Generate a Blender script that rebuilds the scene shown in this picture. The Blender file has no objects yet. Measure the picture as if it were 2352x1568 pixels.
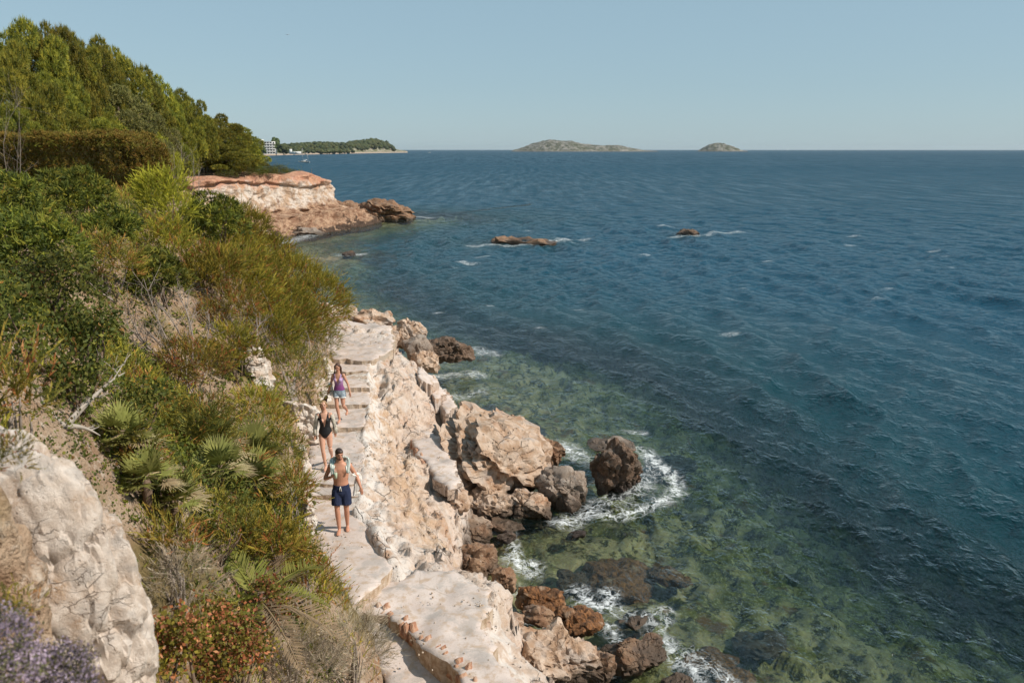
import bpy, math, random
import numpy as np
from mathutils import Vector, Matrix, Euler
from mathutils.geometry import delaunay_2d_cdt

# ------------------------------------------------------------------ camera, sky, sun, exposure
scene = bpy.context.scene
C = scene.collection
CAM_H = 10.0
PITCH = math.radians(13.55)
LENS = 28.0
cam_data = bpy.data.cameras.new('camera')
cam_data.lens = LENS
cam_data.sensor_width = 36.0
cam_data.clip_start = 0.05
cam_data.clip_end = 60000.0
cam_data.dof.use_dof = True
cam_data.dof.focus_distance = 20.0
cam_data.dof.aperture_fstop = 2.6
cam = bpy.data.objects.new('camera', cam_data)
C.objects.link(cam)
cam.location = (0, 0, CAM_H)
cam.rotation_euler = (math.radians(90) - PITCH, 0, 0)
scene.camera = cam

SUN_EL, SUN_AZ = math.radians(42), math.radians(106)      # azimuth clockwise from +Y
world = bpy.data.worlds.new('World')
scene.world = world
world.use_nodes = True
wn = world.node_tree.nodes
wl = world.node_tree.links
bg = wn['Background']
sky = wn.new('ShaderNodeTexSky')
sky.sky_type = 'NISHITA'
sky.sun_disc = False
sky.sun_elevation = SUN_EL
sky.sun_rotation = SUN_AZ
sky.altitude = 10
sky.air_density = 1.0
sky.dust_density = 0.3
sky.ozone_density = 1.5
hs = wn.new('ShaderNodeHueSaturation')
hs.inputs['Saturation'].default_value = 0.72
wl.new(sky.outputs[0], hs.inputs['Color'])
wmix = wn.new('ShaderNodeMix'); wmix.data_type = 'RGBA'
wmix.inputs[0].default_value = 0.68
wl.new(hs.outputs[0], wmix.inputs[6])
wmix.inputs[7].default_value = (2.95, 4.72, 5.75, 1)        # milky summer haze over the whole dome
wl.new(wmix.outputs[2], bg.inputs[0])
bg.inputs[1].default_value = 0.104

sun_data = bpy.data.lights.new('sun', 'SUN')
sun_data.energy = 4.9
sun_data.angle = math.radians(0.5)
sun_data.color = (1.0, 0.915, 0.80)
sun = bpy.data.objects.new('sun', sun_data)
C.objects.link(sun)
sun_dir = Vector((math.sin(SUN_AZ) * math.cos(SUN_EL), math.cos(SUN_AZ) * math.cos(SUN_EL), math.sin(SUN_EL)))
sun.rotation_euler = sun_dir.to_track_quat('Z', 'Y').to_euler()
sun.location = sun_dir * 60

vs = scene.view_settings
vs.view_transform = 'Standard'
vs.look = 'None'
vs.exposure = 0.0
vs.gamma = 1.0
vs.use_curve_mapping = False
cy = scene.cycles
cy.use_denoising = True
cy.max_bounces = 6
cy.diffuse_bounces = 2
cy.glossy_bounces = 2
cy.transmission_bounces = 3
cy.transparent_max_bounces = 8
cy.volume_bounces = 0
cy.caustics_reflective = False
cy.caustics_refractive = False
cy.use_adaptive_sampling = True
cy.adaptive_threshold = 0.02

# ------------------------------------------------------------------ surveying: photo point -> place on the ground
FPX, PCX, PCY = 2352 * LENS / 36.0, 1176.0, 784.0
_c, _s = math.cos(PITCH), math.sin(PITCH)
def _ray(px, py):
    a, b = (px - PCX) / FPX, -(py - PCY) / FPX
    return np.array((a, _c + b * _s, -_s + b * _c))
def U(px, py, z):                       # at a known height
    d = _ray(px, py)
    return d * ((z - CAM_H) / d[2]) + np.array((0, 0, CAM_H))
def UY(px, py, y):                      # at a known distance
    d = _ray(px, py)
    return d * (y / d[1]) + np.array((0, 0, CAM_H))

# ------------------------------------------------------------------ noise
def _hash(i, j, k, seed):
    h = (i * 374761393 + j * 668265263 + k * 1440662683 + seed * 974634777) & 0xFFFFFFFF
    h = ((h ^ (h >> 13)) * 1274126177) & 0xFFFFFFFF
    h = ((h ^ (h >> 16)) * 2246822519) & 0xFFFFFFFF
    return ((h ^ (h >> 15)) & 0xFFFFFF).astype(np.float64) / 8388607.5 - 1.0
def vnoise(P, seed=0):
    P = np.asarray(P, float)
    F = np.floor(P).astype(np.int64)
    t = P - F
    t = t * t * t * (t * (t * 6 - 15) + 10)
    i, j, k = F[:, 0], F[:, 1], F[:, 2]
    tx, ty, tz = t[:, 0], t[:, 1], t[:, 2]
    def h(a, b, c): return _hash(i + a, j + b, k + c, seed)
    x00 = h(0, 0, 0) * (1 - tx) + h(1, 0, 0) * tx
    x10 = h(0, 1, 0) * (1 - tx) + h(1, 1, 0) * tx
    x01 = h(0, 0, 1) * (1 - tx) + h(1, 0, 1) * tx
    x11 = h(0, 1, 1) * (1 - tx) + h(1, 1, 1) * tx
    return (x00 * (1 - ty) + x10 * ty) * (1 - tz) + (x01 * (1 - ty) + x11 * ty) * tz
def fbm(P, octv=4, seed=0, gain=0.5, lac=2.03):
    P = np.asarray(P, float)
    a, f, s, n = 1.0, 1.0, 0.0, 0.0
    for o in range(octv):
        s = s + a * vnoise(P * f + o * 17.3, seed + o)
        n += a
        a *= gain
        f *= lac
    return s / n
def ridged(P, octv=4, seed=0, gain=0.5, lac=2.1):
    P = np.asarray(P, float)
    a, f, s, n = 1.0, 1.0, 0.0, 0.0
    for o in range(octv):
        s = s + a * (1 - 2 * np.abs(vnoise(P * f + o * 11.7, seed + o)))
        n += a
        a *= gain
        f *= lac
    return s / n
def xyz(x, y, z=None):
    return np.stack([x, y, np.zeros_like(x) if z is None else z], -1)
def sstep(a, b, x):
    t = np.clip((x - a) / (b - a), 0, 1)
    return t * t * (3 - 2 * t)
def unit(v):
    v = np.asarray(v, float)
    return v / np.maximum(np.linalg.norm(v, axis=-1, keepdims=True), 1e-9)
def dist_polyline(x, y, P):
    """distance to polyline P (k,2), side (+ = left of travel), segment fraction index"""
    x = np.asarray(x, float); y = np.asarray(y, float)
    best = np.full(x.shape, 1e18); side = np.zeros(x.shape); par = np.zeros(x.shape)
    for i in range(len(P) - 1):
        a, b = P[i], P[i + 1]
        dx, dy = b[0] - a[0], b[1] - a[1]
        L2 = dx * dx + dy * dy
        t = np.clip(((x - a[0]) * dx + (y - a[1]) * dy) / L2, 0, 1)
        qx, qy = x - a[0] - t * dx, y - a[1] - t * dy
        d2 = qx * qx + qy * qy
        m = d2 < best
        best = np.where(m, d2, best)
        side = np.where(m, np.sign(dx * (y - a[1]) - dy * (x - a[0])), side)
        par = np.where(m, i + t, par)
    return np.sqrt(best), side, par

# ------------------------------------------------------------------ objects
def setp(o, label=None, cat=None, group=None, kind=None):
    if label: o['label'] = label
    if cat: o['category'] = cat
    if group: o['group'] = group
    if kind: o['kind'] = kind
    return o
def make_mesh(name, V, F, mats=None, smooth=True, col=None, attrs=None, midx=None):
    me = bpy.data.meshes.new(name)
    V = np.asarray(V, np.float32)
    Fs = F if isinstance(F, list) else [F]
    Fs = [np.asarray(f, np.int64) for f in Fs if len(f)]
    me.vertices.add(len(V))
    me.vertices.foreach_set('co', V.ravel())
    lv = np.concatenate([f.ravel() for f in Fs])
    tot = np.concatenate([np.full(len(f), f.shape[1]) for f in Fs])
    st = np.concatenate([[0], np.cumsum(tot)[:-1]])
    me.loops.add(len(lv))
    me.loops.foreach_set('vertex_index', lv.astype(np.int32))
    me.polygons.add(len(tot))
    me.polygons.foreach_set('loop_start', st.astype(np.int32))
    me.polygons.foreach_set('loop_total', tot.astype(np.int32))
    if smooth:
        me.polygons.foreach_set('use_smooth', np.ones(len(tot), bool))
    if midx is not None:
        me.polygons.foreach_set('material_index', np.asarray(midx, np.int32))
    if col is not None:
        a = me.attributes.new('Col', 'FLOAT_COLOR', 'POINT')
        c4 = np.ones((len(V), 4), np.float32)
        c4[:, :3] = col
        a.data.foreach_set('color', c4.ravel())
    for k, v in (attrs or {}).items():
        a = me.attributes.new(k, 'FLOAT', 'POINT')
        a.data.foreach_set('value', np.asarray(v, np.float32))
    me.update(calc_edges=True)
    me.validate()
    for m in (mats if isinstance(mats, (list, tuple)) else [mats]):
        if m is not None: me.materials.append(m)
    return me
def link(name, me, parent=None, loc=(0, 0, 0), rot=(0, 0, 0), scale=(1, 1, 1)):
    o = bpy.data.objects.new(name, me)
    C.objects.link(o)
    o.location = loc; o.rotation_euler = rot; o.scale = scale
    if parent is not None: o.parent = parent
    return o
def obj(name, V, F, mats, parent=None, loc=(0, 0, 0), rot=(0, 0, 0), scale=(1, 1, 1), **kw):
    return link(name, make_mesh(name, V, F, mats, **kw), parent, loc, rot, scale)
def empty(name, loc=(0, 0, 0), rot=(0, 0, 0), scale=(1, 1, 1)):
    o = bpy.data.objects.new(name, None)
    o.empty_display_size = 0.2
    C.objects.link(o)
    o.location = loc; o.rotation_euler = rot; o.scale = scale
    return o
def grid_faces(nu, nv, wrap=False):
    """vertices indexed i*nv+j; faces (i,j)"""
    i, j = np.meshgrid(np.arange(nu - (0 if wrap else 1)), np.arange(nv - 1), indexing='ij')
    i2 = (i + 1) % nu
    return np.stack([i * nv + j, i2 * nv + j, i2 * nv + j + 1, i * nv + j + 1], -1).reshape(-1, 4)
class MB:
    """collects shapes for ONE mesh"""
    def __init__(s): s.V, s.F, s.C, s.n = [], [], [], 0
    def add(s, V, F, col=None):
        V = np.asarray(V, float)
        s.V.append(V)
        for f in (F if isinstance(F, list) else [F]):
            if len(f): s.F.append(np.asarray(f, int) + s.n)
        s.C.append(np.broadcast_to(np.asarray(col if col is not None else (1, 1, 1), float), (len(V), 3)))
        s.n += len(V)
        return s
    def box(s, c, d, rz=0, col=None):
        x, y, z = np.array(d) / 2.0
        V = np.array([(-x, -y, -z), (x, -y, -z), (x, y, -z), (-x, y, -z), (-x, -y, z), (x, -y, z), (x, y, z), (-x, y, z)])
        if rz:
            cc, ss = math.cos(rz), math.sin(rz)
            V = np.stack([V[:, 0] * cc - V[:, 1] * ss, V[:, 0] * ss + V[:, 1] * cc, V[:, 2]], -1)
        return s.add(V + np.array(c), np.array([(0, 3, 2, 1), (4, 5, 6, 7), (0, 1, 5, 4), (1, 2, 6, 5), (2, 3, 7, 6), (3, 0, 4, 7)]), col)
    def tube(s, pts, rad, n=6, col=None, cap=True, flat=None):
        """pts (k,3); rad scalar / (k,) / (k,2) ellipse; flat = fixed side direction for the first radius"""
        pts = np.asarray(pts, float)
        k = len(pts)
        rad = np.asarray(rad, float)
        if rad.ndim == 0: rad = np.full(k, float(rad))
        if rad.ndim == 1: rad = np.stack([rad, rad], -1)
        T = np.gradient(pts, axis=0)
        T = unit(T)
        ref = np.array(flat, float) if flat is not None else (np.array((0, 0, 1.0)) if abs(T[:, 2]).mean() < 0.9 else np.array((1.0, 0, 0)))
        if flat is not None:
            A = unit(ref - (T @ ref)[:, None] * T)
            B = np.cross(T, A)
        else:
            B = unit(np.cross(T, ref)); A = np.cross(B, T)
        th = np.arange(n) * 2 * math.pi / n
        V = pts[:, None, :] + A[:, None, :] * (np.cos(th)[None, :, None] * rad[:, None, :1]) + B[:, None, :] * (np.sin(th)[None, :, None] * rad[:, None, 1:])
        V = V.reshape(-1, 3)
        F = []
        i, j = np.meshgrid(np.arange(k - 1), np.arange(n), indexing='ij')
        j2 = (j + 1) % n
        F.append(np.stack([i * n + j, i * n + j2, (i + 1) * n + j2, (i + 1) * n + j], -1).reshape(-1, 4))
        if cap:
            V = np.vstack([V, pts[0], pts[-1]])
            a, b = len(V) - 2, len(V) - 1
            q = np.arange(n)
            F.append(np.stack([np.full(n, a), (q + 1) % n, q], -1))
            F.append(np.stack([np.full(n, b), (k - 1) * n + q, (k - 1) * n + (q + 1) % n], -1))
        return s.add(V, F, col)
    def ball(s, c, r, nu=12, nv=8, col=None, rot=None):
        th = np.linspace(0, math.pi, nv + 1)
        ph = np.arange(nu) * 2 * math.pi / nu
        V = np.stack([np.outer(np.cos(ph), np.sin(th)), np.outer(np.sin(ph), np.sin(th)), np.outer(np.ones(nu), np.cos(th))], -1).reshape(-1, 3)
        V = V * np.broadcast_to(np.asarray(r, float), (3,))
        if rot is not None: V = V @ np.array(rot).T
        F = grid_faces(nu, nv + 1, wrap=True)
        return s.add(V + np.array(c), F, col)
    def arrays(s):
        F3 = [f for f in s.F if f.shape[1] == 3]; F4 = [f for f in s.F if f.shape[1] == 4]
        F = ([np.vstack(F3)] if F3 else []) + ([np.vstack(F4)] if F4 else [])
        return np.vstack(s.V), F, np.vstack(s.C)
    def mesh(s, name, mats, smooth=True, usecol=False):
        V, F, c = s.arrays()
        return make_mesh(name, V, F, mats, smooth=smooth, col=c if usecol else None)
    def build(s, name, mats, parent=None, smooth=True, usecol=False, **kw):
        return link(name, s.mesh(name, mats, smooth, usecol), parent, **kw)

# ------------------------------------------------------------------ materials
class NT:
    def __init__(s, name, bump=True):
        s.m = bpy.data.materials.new(name); s.m.use_nodes = True
        s.t = s.m.node_tree; s.n = s.t.nodes; s.l = s.t.links
        s.out = s.n['Material Output']; s.p = s.n['Principled BSDF']
        s.geo = None
    def new(s, typ, **kw):
        n = s.n.new(typ)
        for k, v in kw.items(): setattr(n, k, v)
        return n
    def put(s, sock, v):
        if hasattr(v, 'is_output') or isinstance(v, bpy.types.NodeSocket): s.l.new(v, sock)
        else: sock.default_value = v
    def pos(s):
        if s.geo is None: s.geo = s.new('ShaderNodeNewGeometry')
        return s.geo.outputs['Position']
    def objc(s): return s.new('ShaderNodeTexCoord').outputs['Object']
    def noise(s, vec, scale, detail=4, rough=0.55, dist=0.0):
        n = s.new('ShaderNodeTexNoise')
        s.put(n.inputs['Vector'], vec)
        n.inputs['Scale'].default_value = scale; n.inputs['Detail'].default_value = detail
        n.inputs['Roughness'].default_value = rough; n.inputs['Distortion'].default_value = dist
        return n.outputs[0]
    def vor(s, vec, scale, feature='F1'):
        n = s.new('ShaderNodeTexVoronoi', feature=feature)
        s.put(n.inputs['Vector'], vec); n.inputs['Scale'].default_value = scale
        return n.outputs['Distance']
    def ramp(s, fac, stops):
        n = s.new('ShaderNodeValToRGB')
        while len(n.color_ramp.elements) < len(stops): n.color_ramp.elements.new(0.5)
        for e, (p, c) in zip(n.color_ramp.elements, stops):
            e.position = p; e.color = (*c, 1) if len(c) == 3 else c
        s.put(n.inputs[0], fac)
        return n.outputs[0]
    def mix(s, fac, a, b, mode='MIX'):
        n = s.new('ShaderNodeMix', data_type='RGBA', blend_type=mode)
        def c(v): return (*v, 1) if isinstance(v, tuple) and len(v) == 3 else v
        s.put(n.inputs[0], fac); s.put(n.inputs[6], c(a)); s.put(n.inputs[7], c(b))
        return n.outputs[2]
    def math(s, op, a, b=0.0, c=None, clamp=False):
        n = s.new('ShaderNodeMath', operation=op, use_clamp=clamp)
        s.put(n.inputs[0], a); s.put(n.inputs[1], b)
        if c is not None: s.put(n.inputs[2], c)
        return n.outputs[0]
    def smooth(s, v, a, b):
        n = s.new('ShaderNodeMapRange', interpolation_type='SMOOTHSTEP')
        s.put(n.inputs[0], v); n.inputs[1].default_value = a; n.inputs[2].default_value = b
        return n.outputs[0]
    def sep(s, vec):
        n = s.new('ShaderNodeSeparateXYZ'); s.put(n.inputs[0], vec)
        return n.outputs
    def scalev(s, vec, sc, rot=(0, 0, 0)):
        n = s.new('ShaderNodeMapping'); s.put(n.inputs[0], vec)
        n.inputs['Scale'].default_value = sc; n.inputs['Rotation'].default_value = rot
        return n.outputs[0]
    def bump(s, h, strength, dist=0.02, normal=None):
        n = s.new('ShaderNodeBump'); s.put(n.inputs['Height'], h)
        n.inputs['Strength'].default_value = strength; n.inputs['Distance'].default_value = dist
        if normal is not None: s.put(n.inputs['Normal'], normal)
        return n.outputs[0]
    def attr(s, name, out='Color'):
        n = s.new('ShaderNodeAttribute', attribute_name=name)
        return n.outputs[out]
    def fin(s, color=None, rough=None, normal=None, spec=None):
        if color is not None: s.put(s.p.inputs['Base Color'], (*color, 1) if isinstance(color, tuple) and len(color) == 3 else color)
        if rough is not None: s.put(s.p.inputs['Roughness'], rough)
        if normal is not None: s.put(s.p.inputs['Normal'], normal)
        if spec is not None: s.p.inputs['Specular IOR Level'].default_value = spec
        return s.m

def rock_material(name, pale, mid, rust, grey, scale=1.0, wet=(0.05, 0.035, 0.025), wet_top=0.35, rustamt=0.5, pits=1.0):
    t = NT(name)
    p = t.pos()
    n1 = t.noise(p, 0.9 * scale, 6, 0.6)
    n2 = t.noise(p, 3.3 * scale, 6, 0.62, 0.4)
    n3 = t.noise(p, 13 * scale, 5, 0.65)
    c = t.mix(t.smooth(n2, 0.38, 0.62), pale, mid)
    c = t.mix(t.math('MULTIPLY', t.smooth(n1, 0.62 - 0.22 * rustamt, 0.74), t.smooth(n3, 0.3, 0.6)), c, rust)
    c = t.mix(t.math('MULTIPLY', t.smooth(t.noise(p, 1.7 * scale, 5, 0.6), 0.52, 0.66), 0.65), c, grey)
    pit = t.smooth(t.vor(p, 9 * scale), 0.30, 0.08)
    pit = t.math('MULTIPLY', pit, t.smooth(t.noise(p, 2.1 * scale, 3), 0.5, 0.62))
    c = t.mix(t.math('MULTIPLY', pit, 0.55 * pits), c, (0.16, 0.10, 0.07))
    c = t.mix(t.math('MULTIPLY', t.smooth(n3, 0.55, 0.75), 0.3), c, (0.75, 0.68, 0.6))
    if name == 'limestone_shore':
        oc = t.attr('ochre', 'Fac'); li = t.attr('lime', 'Fac')
        c = t.mix(t.math('MULTIPLY', oc, t.smooth(n2, .25, .6)), c, t.mix(t.smooth(n3, .35, .65), (0.40, 0.23, 0.12), (0.58, 0.43, 0.30)))
        c = t.mix(t.math('MULTIPLY', li, t.smooth(n2, .62, .42)), c, (0.68, 0.62, 0.57))
    z = t.sep(p)[2]
    zz = t.math('ADD', z, t.math('MULTIPLY', t.math('SUBTRACT', n1, 0.5), 0.7))
    w = t.smooth(zz, wet_top + 0.25, wet_top - 0.15)
    c = t.mix(w, c, t.mix(n3, wet, tuple(min(1, v * 2.6) for v in wet)))
    rg = t.math('SUBTRACT', 0.92, t.math('MULTIPLY', w, 0.45))
    h = t.math('ADD', t.math('MULTIPLY', n2, 0.9), t.math('MULTIPLY', n3, 0.6))
    h = t.math('SUBTRACT', h, t.math('MULTIPLY', pit, 0.9 * pits))
    wp = t.mix(.12, p, t.noise(p, 2.3 * scale, 3, .6))
    ck = t.smooth(t.vor(t.scalev(wp, (1, 1, 1.9)), 1.9 * scale, 'DISTANCE_TO_EDGE'), .030, .004)
    ck = t.math('MULTIPLY', ck, t.smooth(t.noise(p, 1.1 * scale, 3), .44, .58))
    c = t.mix(t.math('MULTIPLY', ck, .42), c, (0.14, 0.09, 0.06))
    h = t.math('SUBTRACT', h, t.math('MULTIPLY', ck, .8))
    h = t.math('ADD', h, t.math('MULTIPLY', t.noise(p, 38 * scale, 4, 0.7), 0.42))
    return t.fin(c, rg, t.bump(h, 0.9, 0.06 / scale), 0.25)
M_SHORE = rock_material('limestone_shore', (0.61, 0.505, 0.435), (0.52, 0.395, 0.31), (0.40, 0.20, 0.10), (0.55, 0.50, 0.46), 1.0, rustamt=0.7)
M_PALE = rock_material('pale_rock', (0.56, 0.43, 0.335), (0.40, 0.26, 0.17), (0.33, 0.16, 0.08), (0.42, 0.36, 0.32), 0.9, wet_top=0.30)
M_BROWN = rock_material('brown_rock', (0.30, 0.19, 0.12), (0.22, 0.12, 0.07), (0.20, 0.09, 0.04), (0.16, 0.12, 0.10), 1.2, wet_top=0.25)
M_DARK = rock_material('dark_rock', (0.17, 0.11, 0.075), (0.10, 0.065, 0.045), (0.15, 0.075, 0.04), (0.20, 0.16, 0.13), 1.3, wet_top=0.25, wet=(0.03, 0.022, 0.018))
M_GREY = rock_material('grey_rock', (0.34, 0.28, 0.235), (0.26, 0.195, 0.15), (0.22, 0.12, 0.07), (0.30, 0.27, 0.25), 1.0, wet_top=0.25)

def simple(name, col, rough=0.6, spec=0.3, var=0.0, sc=8, bumps=0.0):
    t = NT(name)
    c = (*col, 1)
    nrm = None
    if var or bumps:
        n = t.noise(t.objc(), sc, 5, 0.6)
        if var: c = t.mix(n, tuple(v * (1 - var) for v in col), tuple(min(1, v * (1 + var)) for v in col))
        if bumps: nrm = t.bump(n, bumps, 0.02)
    return t.fin(c, rough, nrm, spec)
# ------------------------------------------------------------------ hillside
def e3(px, py, z): return tuple(U(px, py, z))
#        x, y, z of the foot, instant bank, slope, plateau
EDGE = [(9, 0.5, 1.5, .5, 3.6, 8.2), (1.5, 2.6, 1.5, .5, 3.6, 8.2), (-0.9, 4.6, 1.5, .5, 3.4, 8.2), (-1.8, 7.6, 1.5, .5, 2.2, 8.0)]
for p, b, s, pl in [((885, 1568, 1.45), .45, 1.35, 7.8), ((850, 1470, 1.75), .45, 1.2, 7.8), ((811, 1387, 2.0), .4, 1.1, 7.8), ((745, 1290, 2.1), .4, 1.0, 7.8),
                    ((716, 1210, 2.25), .45, .95, 7.8), ((694, 1130, 2.3), .45, .95, 7.8), ((700, 1060, 2.4), .5, 1.0, 7.8), ((708, 1000, 2.5), .8, 1.0, 7.8),
                    ((732, 930, 2.7), 1.0, 1.0, 7.8), ((748, 880, 2.9), .9, 1.0, 7.8), ((757, 830, 3.15), .6, 1.0, 7.8), ((742, 770, 3.3), .4, 1.0, 7.8)]:
    q = e3(*p); EDGE.append((q[0] + .14, q[1], q[2], b + .1, s, pl))
EDGE += [(-7.6, 32.5, 3.2, .5, 1.0, 7.8), (-9.3, 36, 1.0, 1.0, 1.0, 7.6), (-12, 43, .2, 1.4, .95, 7.4), (-18, 56, .2, 1.5, .9, 7.2), (-25.5, 72, .2, 1.5, .9, 7.0),
         (-33, 83, .3, 3.5, 1.0, 6.9), (-35.2, 87, .3, 6.5, .4, 6.95), (-33.8, 91, .3, 6.65, .1, 7.0), (-29.3, 103, .3, 6.7, .1, 7.05), (-25.8, 111.5, .3, 5.6, .1, 6.1),
         (-28, 117, .3, 5.8, .1, 6.3), (-40, 126, .3, 6, .2, 7.0), (-90, 160, .3, 5, .3, 7.0), (-190, 190, .3, 4, .3, 7.0)]
EDGE = np.array(EDGE)
EXY = EDGE[:, :2]
def hill_z(x, y, rough=True):
    x = np.atleast_1d(np.asarray(x, float)); y = np.atleast_1d(np.asarray(y, float))
    d, side, par = dist_polyline(x, y, EXY)
    i = np.clip(par.astype(int), 0, len(EDGE) - 2); t = par - i
    ze, b, s, pl = [(EDGE[i, k] * (1 - t) + EDGE[i + 1, k] * t) for k in (2, 3, 4, 5)]
    up = b * sstep(0, .45, d) + s * np.maximum(d - .35, 0)
    cap = pl - ze + 0.045 * np.minimum(d, 70)
    k = 0.8
    h = np.clip(0.5 + 0.5 * (cap - up) / k, 0, 1)
    f = cap * (1 - h) + up * h - k * h * (1 - h) * np.clip(d / 2, 0, 1)
    f = np.where(side > 0, f, -0.35 - 1.5 * d)
    z = ze + f
    if rough:
        amp = 0.22 * sstep(0.1, 2.0, np.where(side > 0, d, 0))
        z = z + amp * fbm(xyz(x * .8, y * .8), 4, 5) * 1.6
    return z
def gz(x, y): return float(hill_z(x, y)[0])

t = NT('dry_soil')
p = t.pos()
n1 = t.noise(p, 1.3, 6, .6); n2 = t.noise(p, 9, 5, .65); n3 = t.noise(p, 40, 3, .6)
c = t.mix(t.smooth(n1, .35, .65), (0.30, 0.19, 0.12), (0.42, 0.31, 0.22))
c = t.mix(t.smooth(n2, .5, .7), c, (0.52, 0.43, 0.35))
c = t.mix(t.math('MULTIPLY', t.smooth(n3, .5, .7), .5), c, (0.14, 0.09, 0.05))
c = t.mix(t.smooth(t.noise(p, 0.5, 3), .5, .62), c, (0.20, 0.15, 0.07))
M_SOIL = t.fin(c, .95, t.bump(t.math('ADD', n2, n3), .8, .05), .1)

def heightfield(name, xs, ys, zf, mat, keep=None):
    X, Y = np.meshgrid(xs, ys, indexing='ij')
    x, y = X.ravel(), Y.ravel()
    z = zf(x, y)
    F = grid_faces(len(xs), len(ys))
    if keep is not None:
        k = keep(x, y, z)
        F = F[k[F].all(1)]
        used = np.zeros(len(x), bool); used[F.ravel()] = True
        idx = np.cumsum(used) - 1
        F = idx[F]; x, y, z = x[used], y[used], z[used]
    return obj(name, xyz(x, y, z), F, mat)

def keep_hill(x, y, z):
    d, side, par = dist_polyline(x, y, EXY)
    return (side > 0) | (d < .6)
setp(heightfield('hillside', np.concatenate([np.arange(-200, -40, 4.0), np.arange(-40, -16, .8), np.arange(-16, 9, .22)]),
                 np.concatenate([np.arange(-12, 1, 1.0), np.arange(1, 40, .22), np.arange(40, 120, .8), np.arange(120, 200, 4.0)]), hill_z, M_SOIL, keep_hill),
     'dry soil hillside under the scrub', None, None, 'structure')

# ------------------------------------------------------------------ rocky shore (triangulated survey points, then roughened)
SHORE_IN = [
 (640, 790, 3.3), (690, 730, 3.3), (740, 712, 3.2), (745, 770, 3.12), (757, 830, 3.0), (735, 930, 2.5), (712, 1000, 2.3), (700, 1060, 2.25), (690, 1130, 2.15), (714, 1210, 2.05), (745, 1290, 1.95),
 (811, 1387, 1.8), (850, 1470, 1.5), (885, 1568, 1.25), (900, 1680, 1.0), (690, 830, 3.1), (670, 930, 2.6), (640, 1000, 2.3), (630, 1060, 2.2), (630, 1130, 2.1), (660, 1210, 2.0), (690, 1290, 1.9), (750, 1390, 1.8), (800, 1470, 1.5), (820, 1568, 1.2),
 # right edge of the path
 (850, 760, 3.22), (890, 775, 3.2), (852, 830, 3.12), (843, 880, 2.92), (850, 930, 2.66), (846, 955, 2.6), (832, 1010, 2.47), (835, 1080, 2.4), (812, 1140, 2.3), (818, 1180, 2.2), (868, 1255, 2.2), (902, 1308, 2.1),
 # pale ridge between the gully and the sea steps
 (890, 840, 3.0), (900, 880, 2.75), (930, 905, 2.45), (960, 935, 2.0), (985, 965, 1.55), (880, 915, 2.55), (905, 945, 2.25), (930, 985, 1.75), (945, 880, 2.35), (985, 905, 1.85), (1015, 930, 1.35),
 # gully
 (866, 925, 2.2), (868, 960, 2.05), (880, 1010, 1.85), (905, 1045, 1.6), (930, 1030, 1.35), (950, 1062, 1.25), (975, 1082, 1.2), (1000, 1120, 1.15),
 (880, 1080, 2.0), (880, 1140, 2.1), (930, 1110, 1.6), (980, 1150, 1.25), (1020, 1165, 1.15), (870, 1200, 2.12), (920, 1200, 1.9), (970, 1210, 1.5), (1015, 1220, 1.15), (910, 1260, 2.0), (960, 1262, 1.75), (1005, 1260, 1.45), (1005, 1290, 1.8), (950, 1300, 2.0),
 # concrete shelf
 (940, 1000, 1.5), (985, 1010, 1.5), (1010, 1060, 1.48), (985, 1075, 1.48), (1040, 1100, 1.45),
 # terrace
 (905, 1330, 2.0), (1030, 1310, 2.0), (1090, 1345, 1.95), (1140, 1375, 1.92), (880, 1412, 1.7), (960, 1465, 1.6), (1050, 1545, 1.5), (1120, 1460, 1.85), (1140, 1520, 1.7), (1180, 1568, 1.55), (1000, 1400, 1.98), (1050, 1480, 1.95), (1110, 1560, 1.8), (1150, 1680, 1.6), (1000, 1680, 1.3)]
SHORE_EDGE = [(740, 700, 3.0), (800, 708, 3.1), (868, 716, 2.95), (900, 742, 2.5), (903, 790, 2.6), (930, 822, 2.45), (962, 842, 2.2), (1012, 886, 1.6), (1030, 903, 1.3), (1046, 933, 0.95), (1030, 960, .8),
              (1005, 985, 1.2), (1030, 1040, 1.3), (1056, 1100, 1.25), (1052, 1150, 1.0), (1052, 1200, .75), (1042, 1255, .75), (1038, 1290, 1.5), (1100, 1326, 1.75), (1165, 1360, 1.65), (1178, 1400, 1.5), (1152, 1445, 1.35), (1195, 1505, 1.25), (1265, 1568, 1.1), (1340, 1680, .9)]
pin = np.array([U(*p) for p in SHORE_IN]); ped = np.array([U(*p) for p in SHORE_EDGE])
tan = unit(np.gradient(ped[:, :2], axis=0))
outn = np.stack([-tan[:, 1], tan[:, 0]], -1)            # travel runs towards the camera: sea is on the left hand
r1 = np.column_stack([ped[:, :2] + outn * .22, np.minimum(ped[:, 2] * .45, .8)])
r2 = np.column_stack([ped[:, :2] + outn * .55, np.full(len(ped), -.5)])
r3 = np.column_stack([ped[:, :2] + outn * 1.2, np.full(len(ped), -2.0)])
TP = np.vstack([pin, ped, r1, r2, r3])
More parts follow.
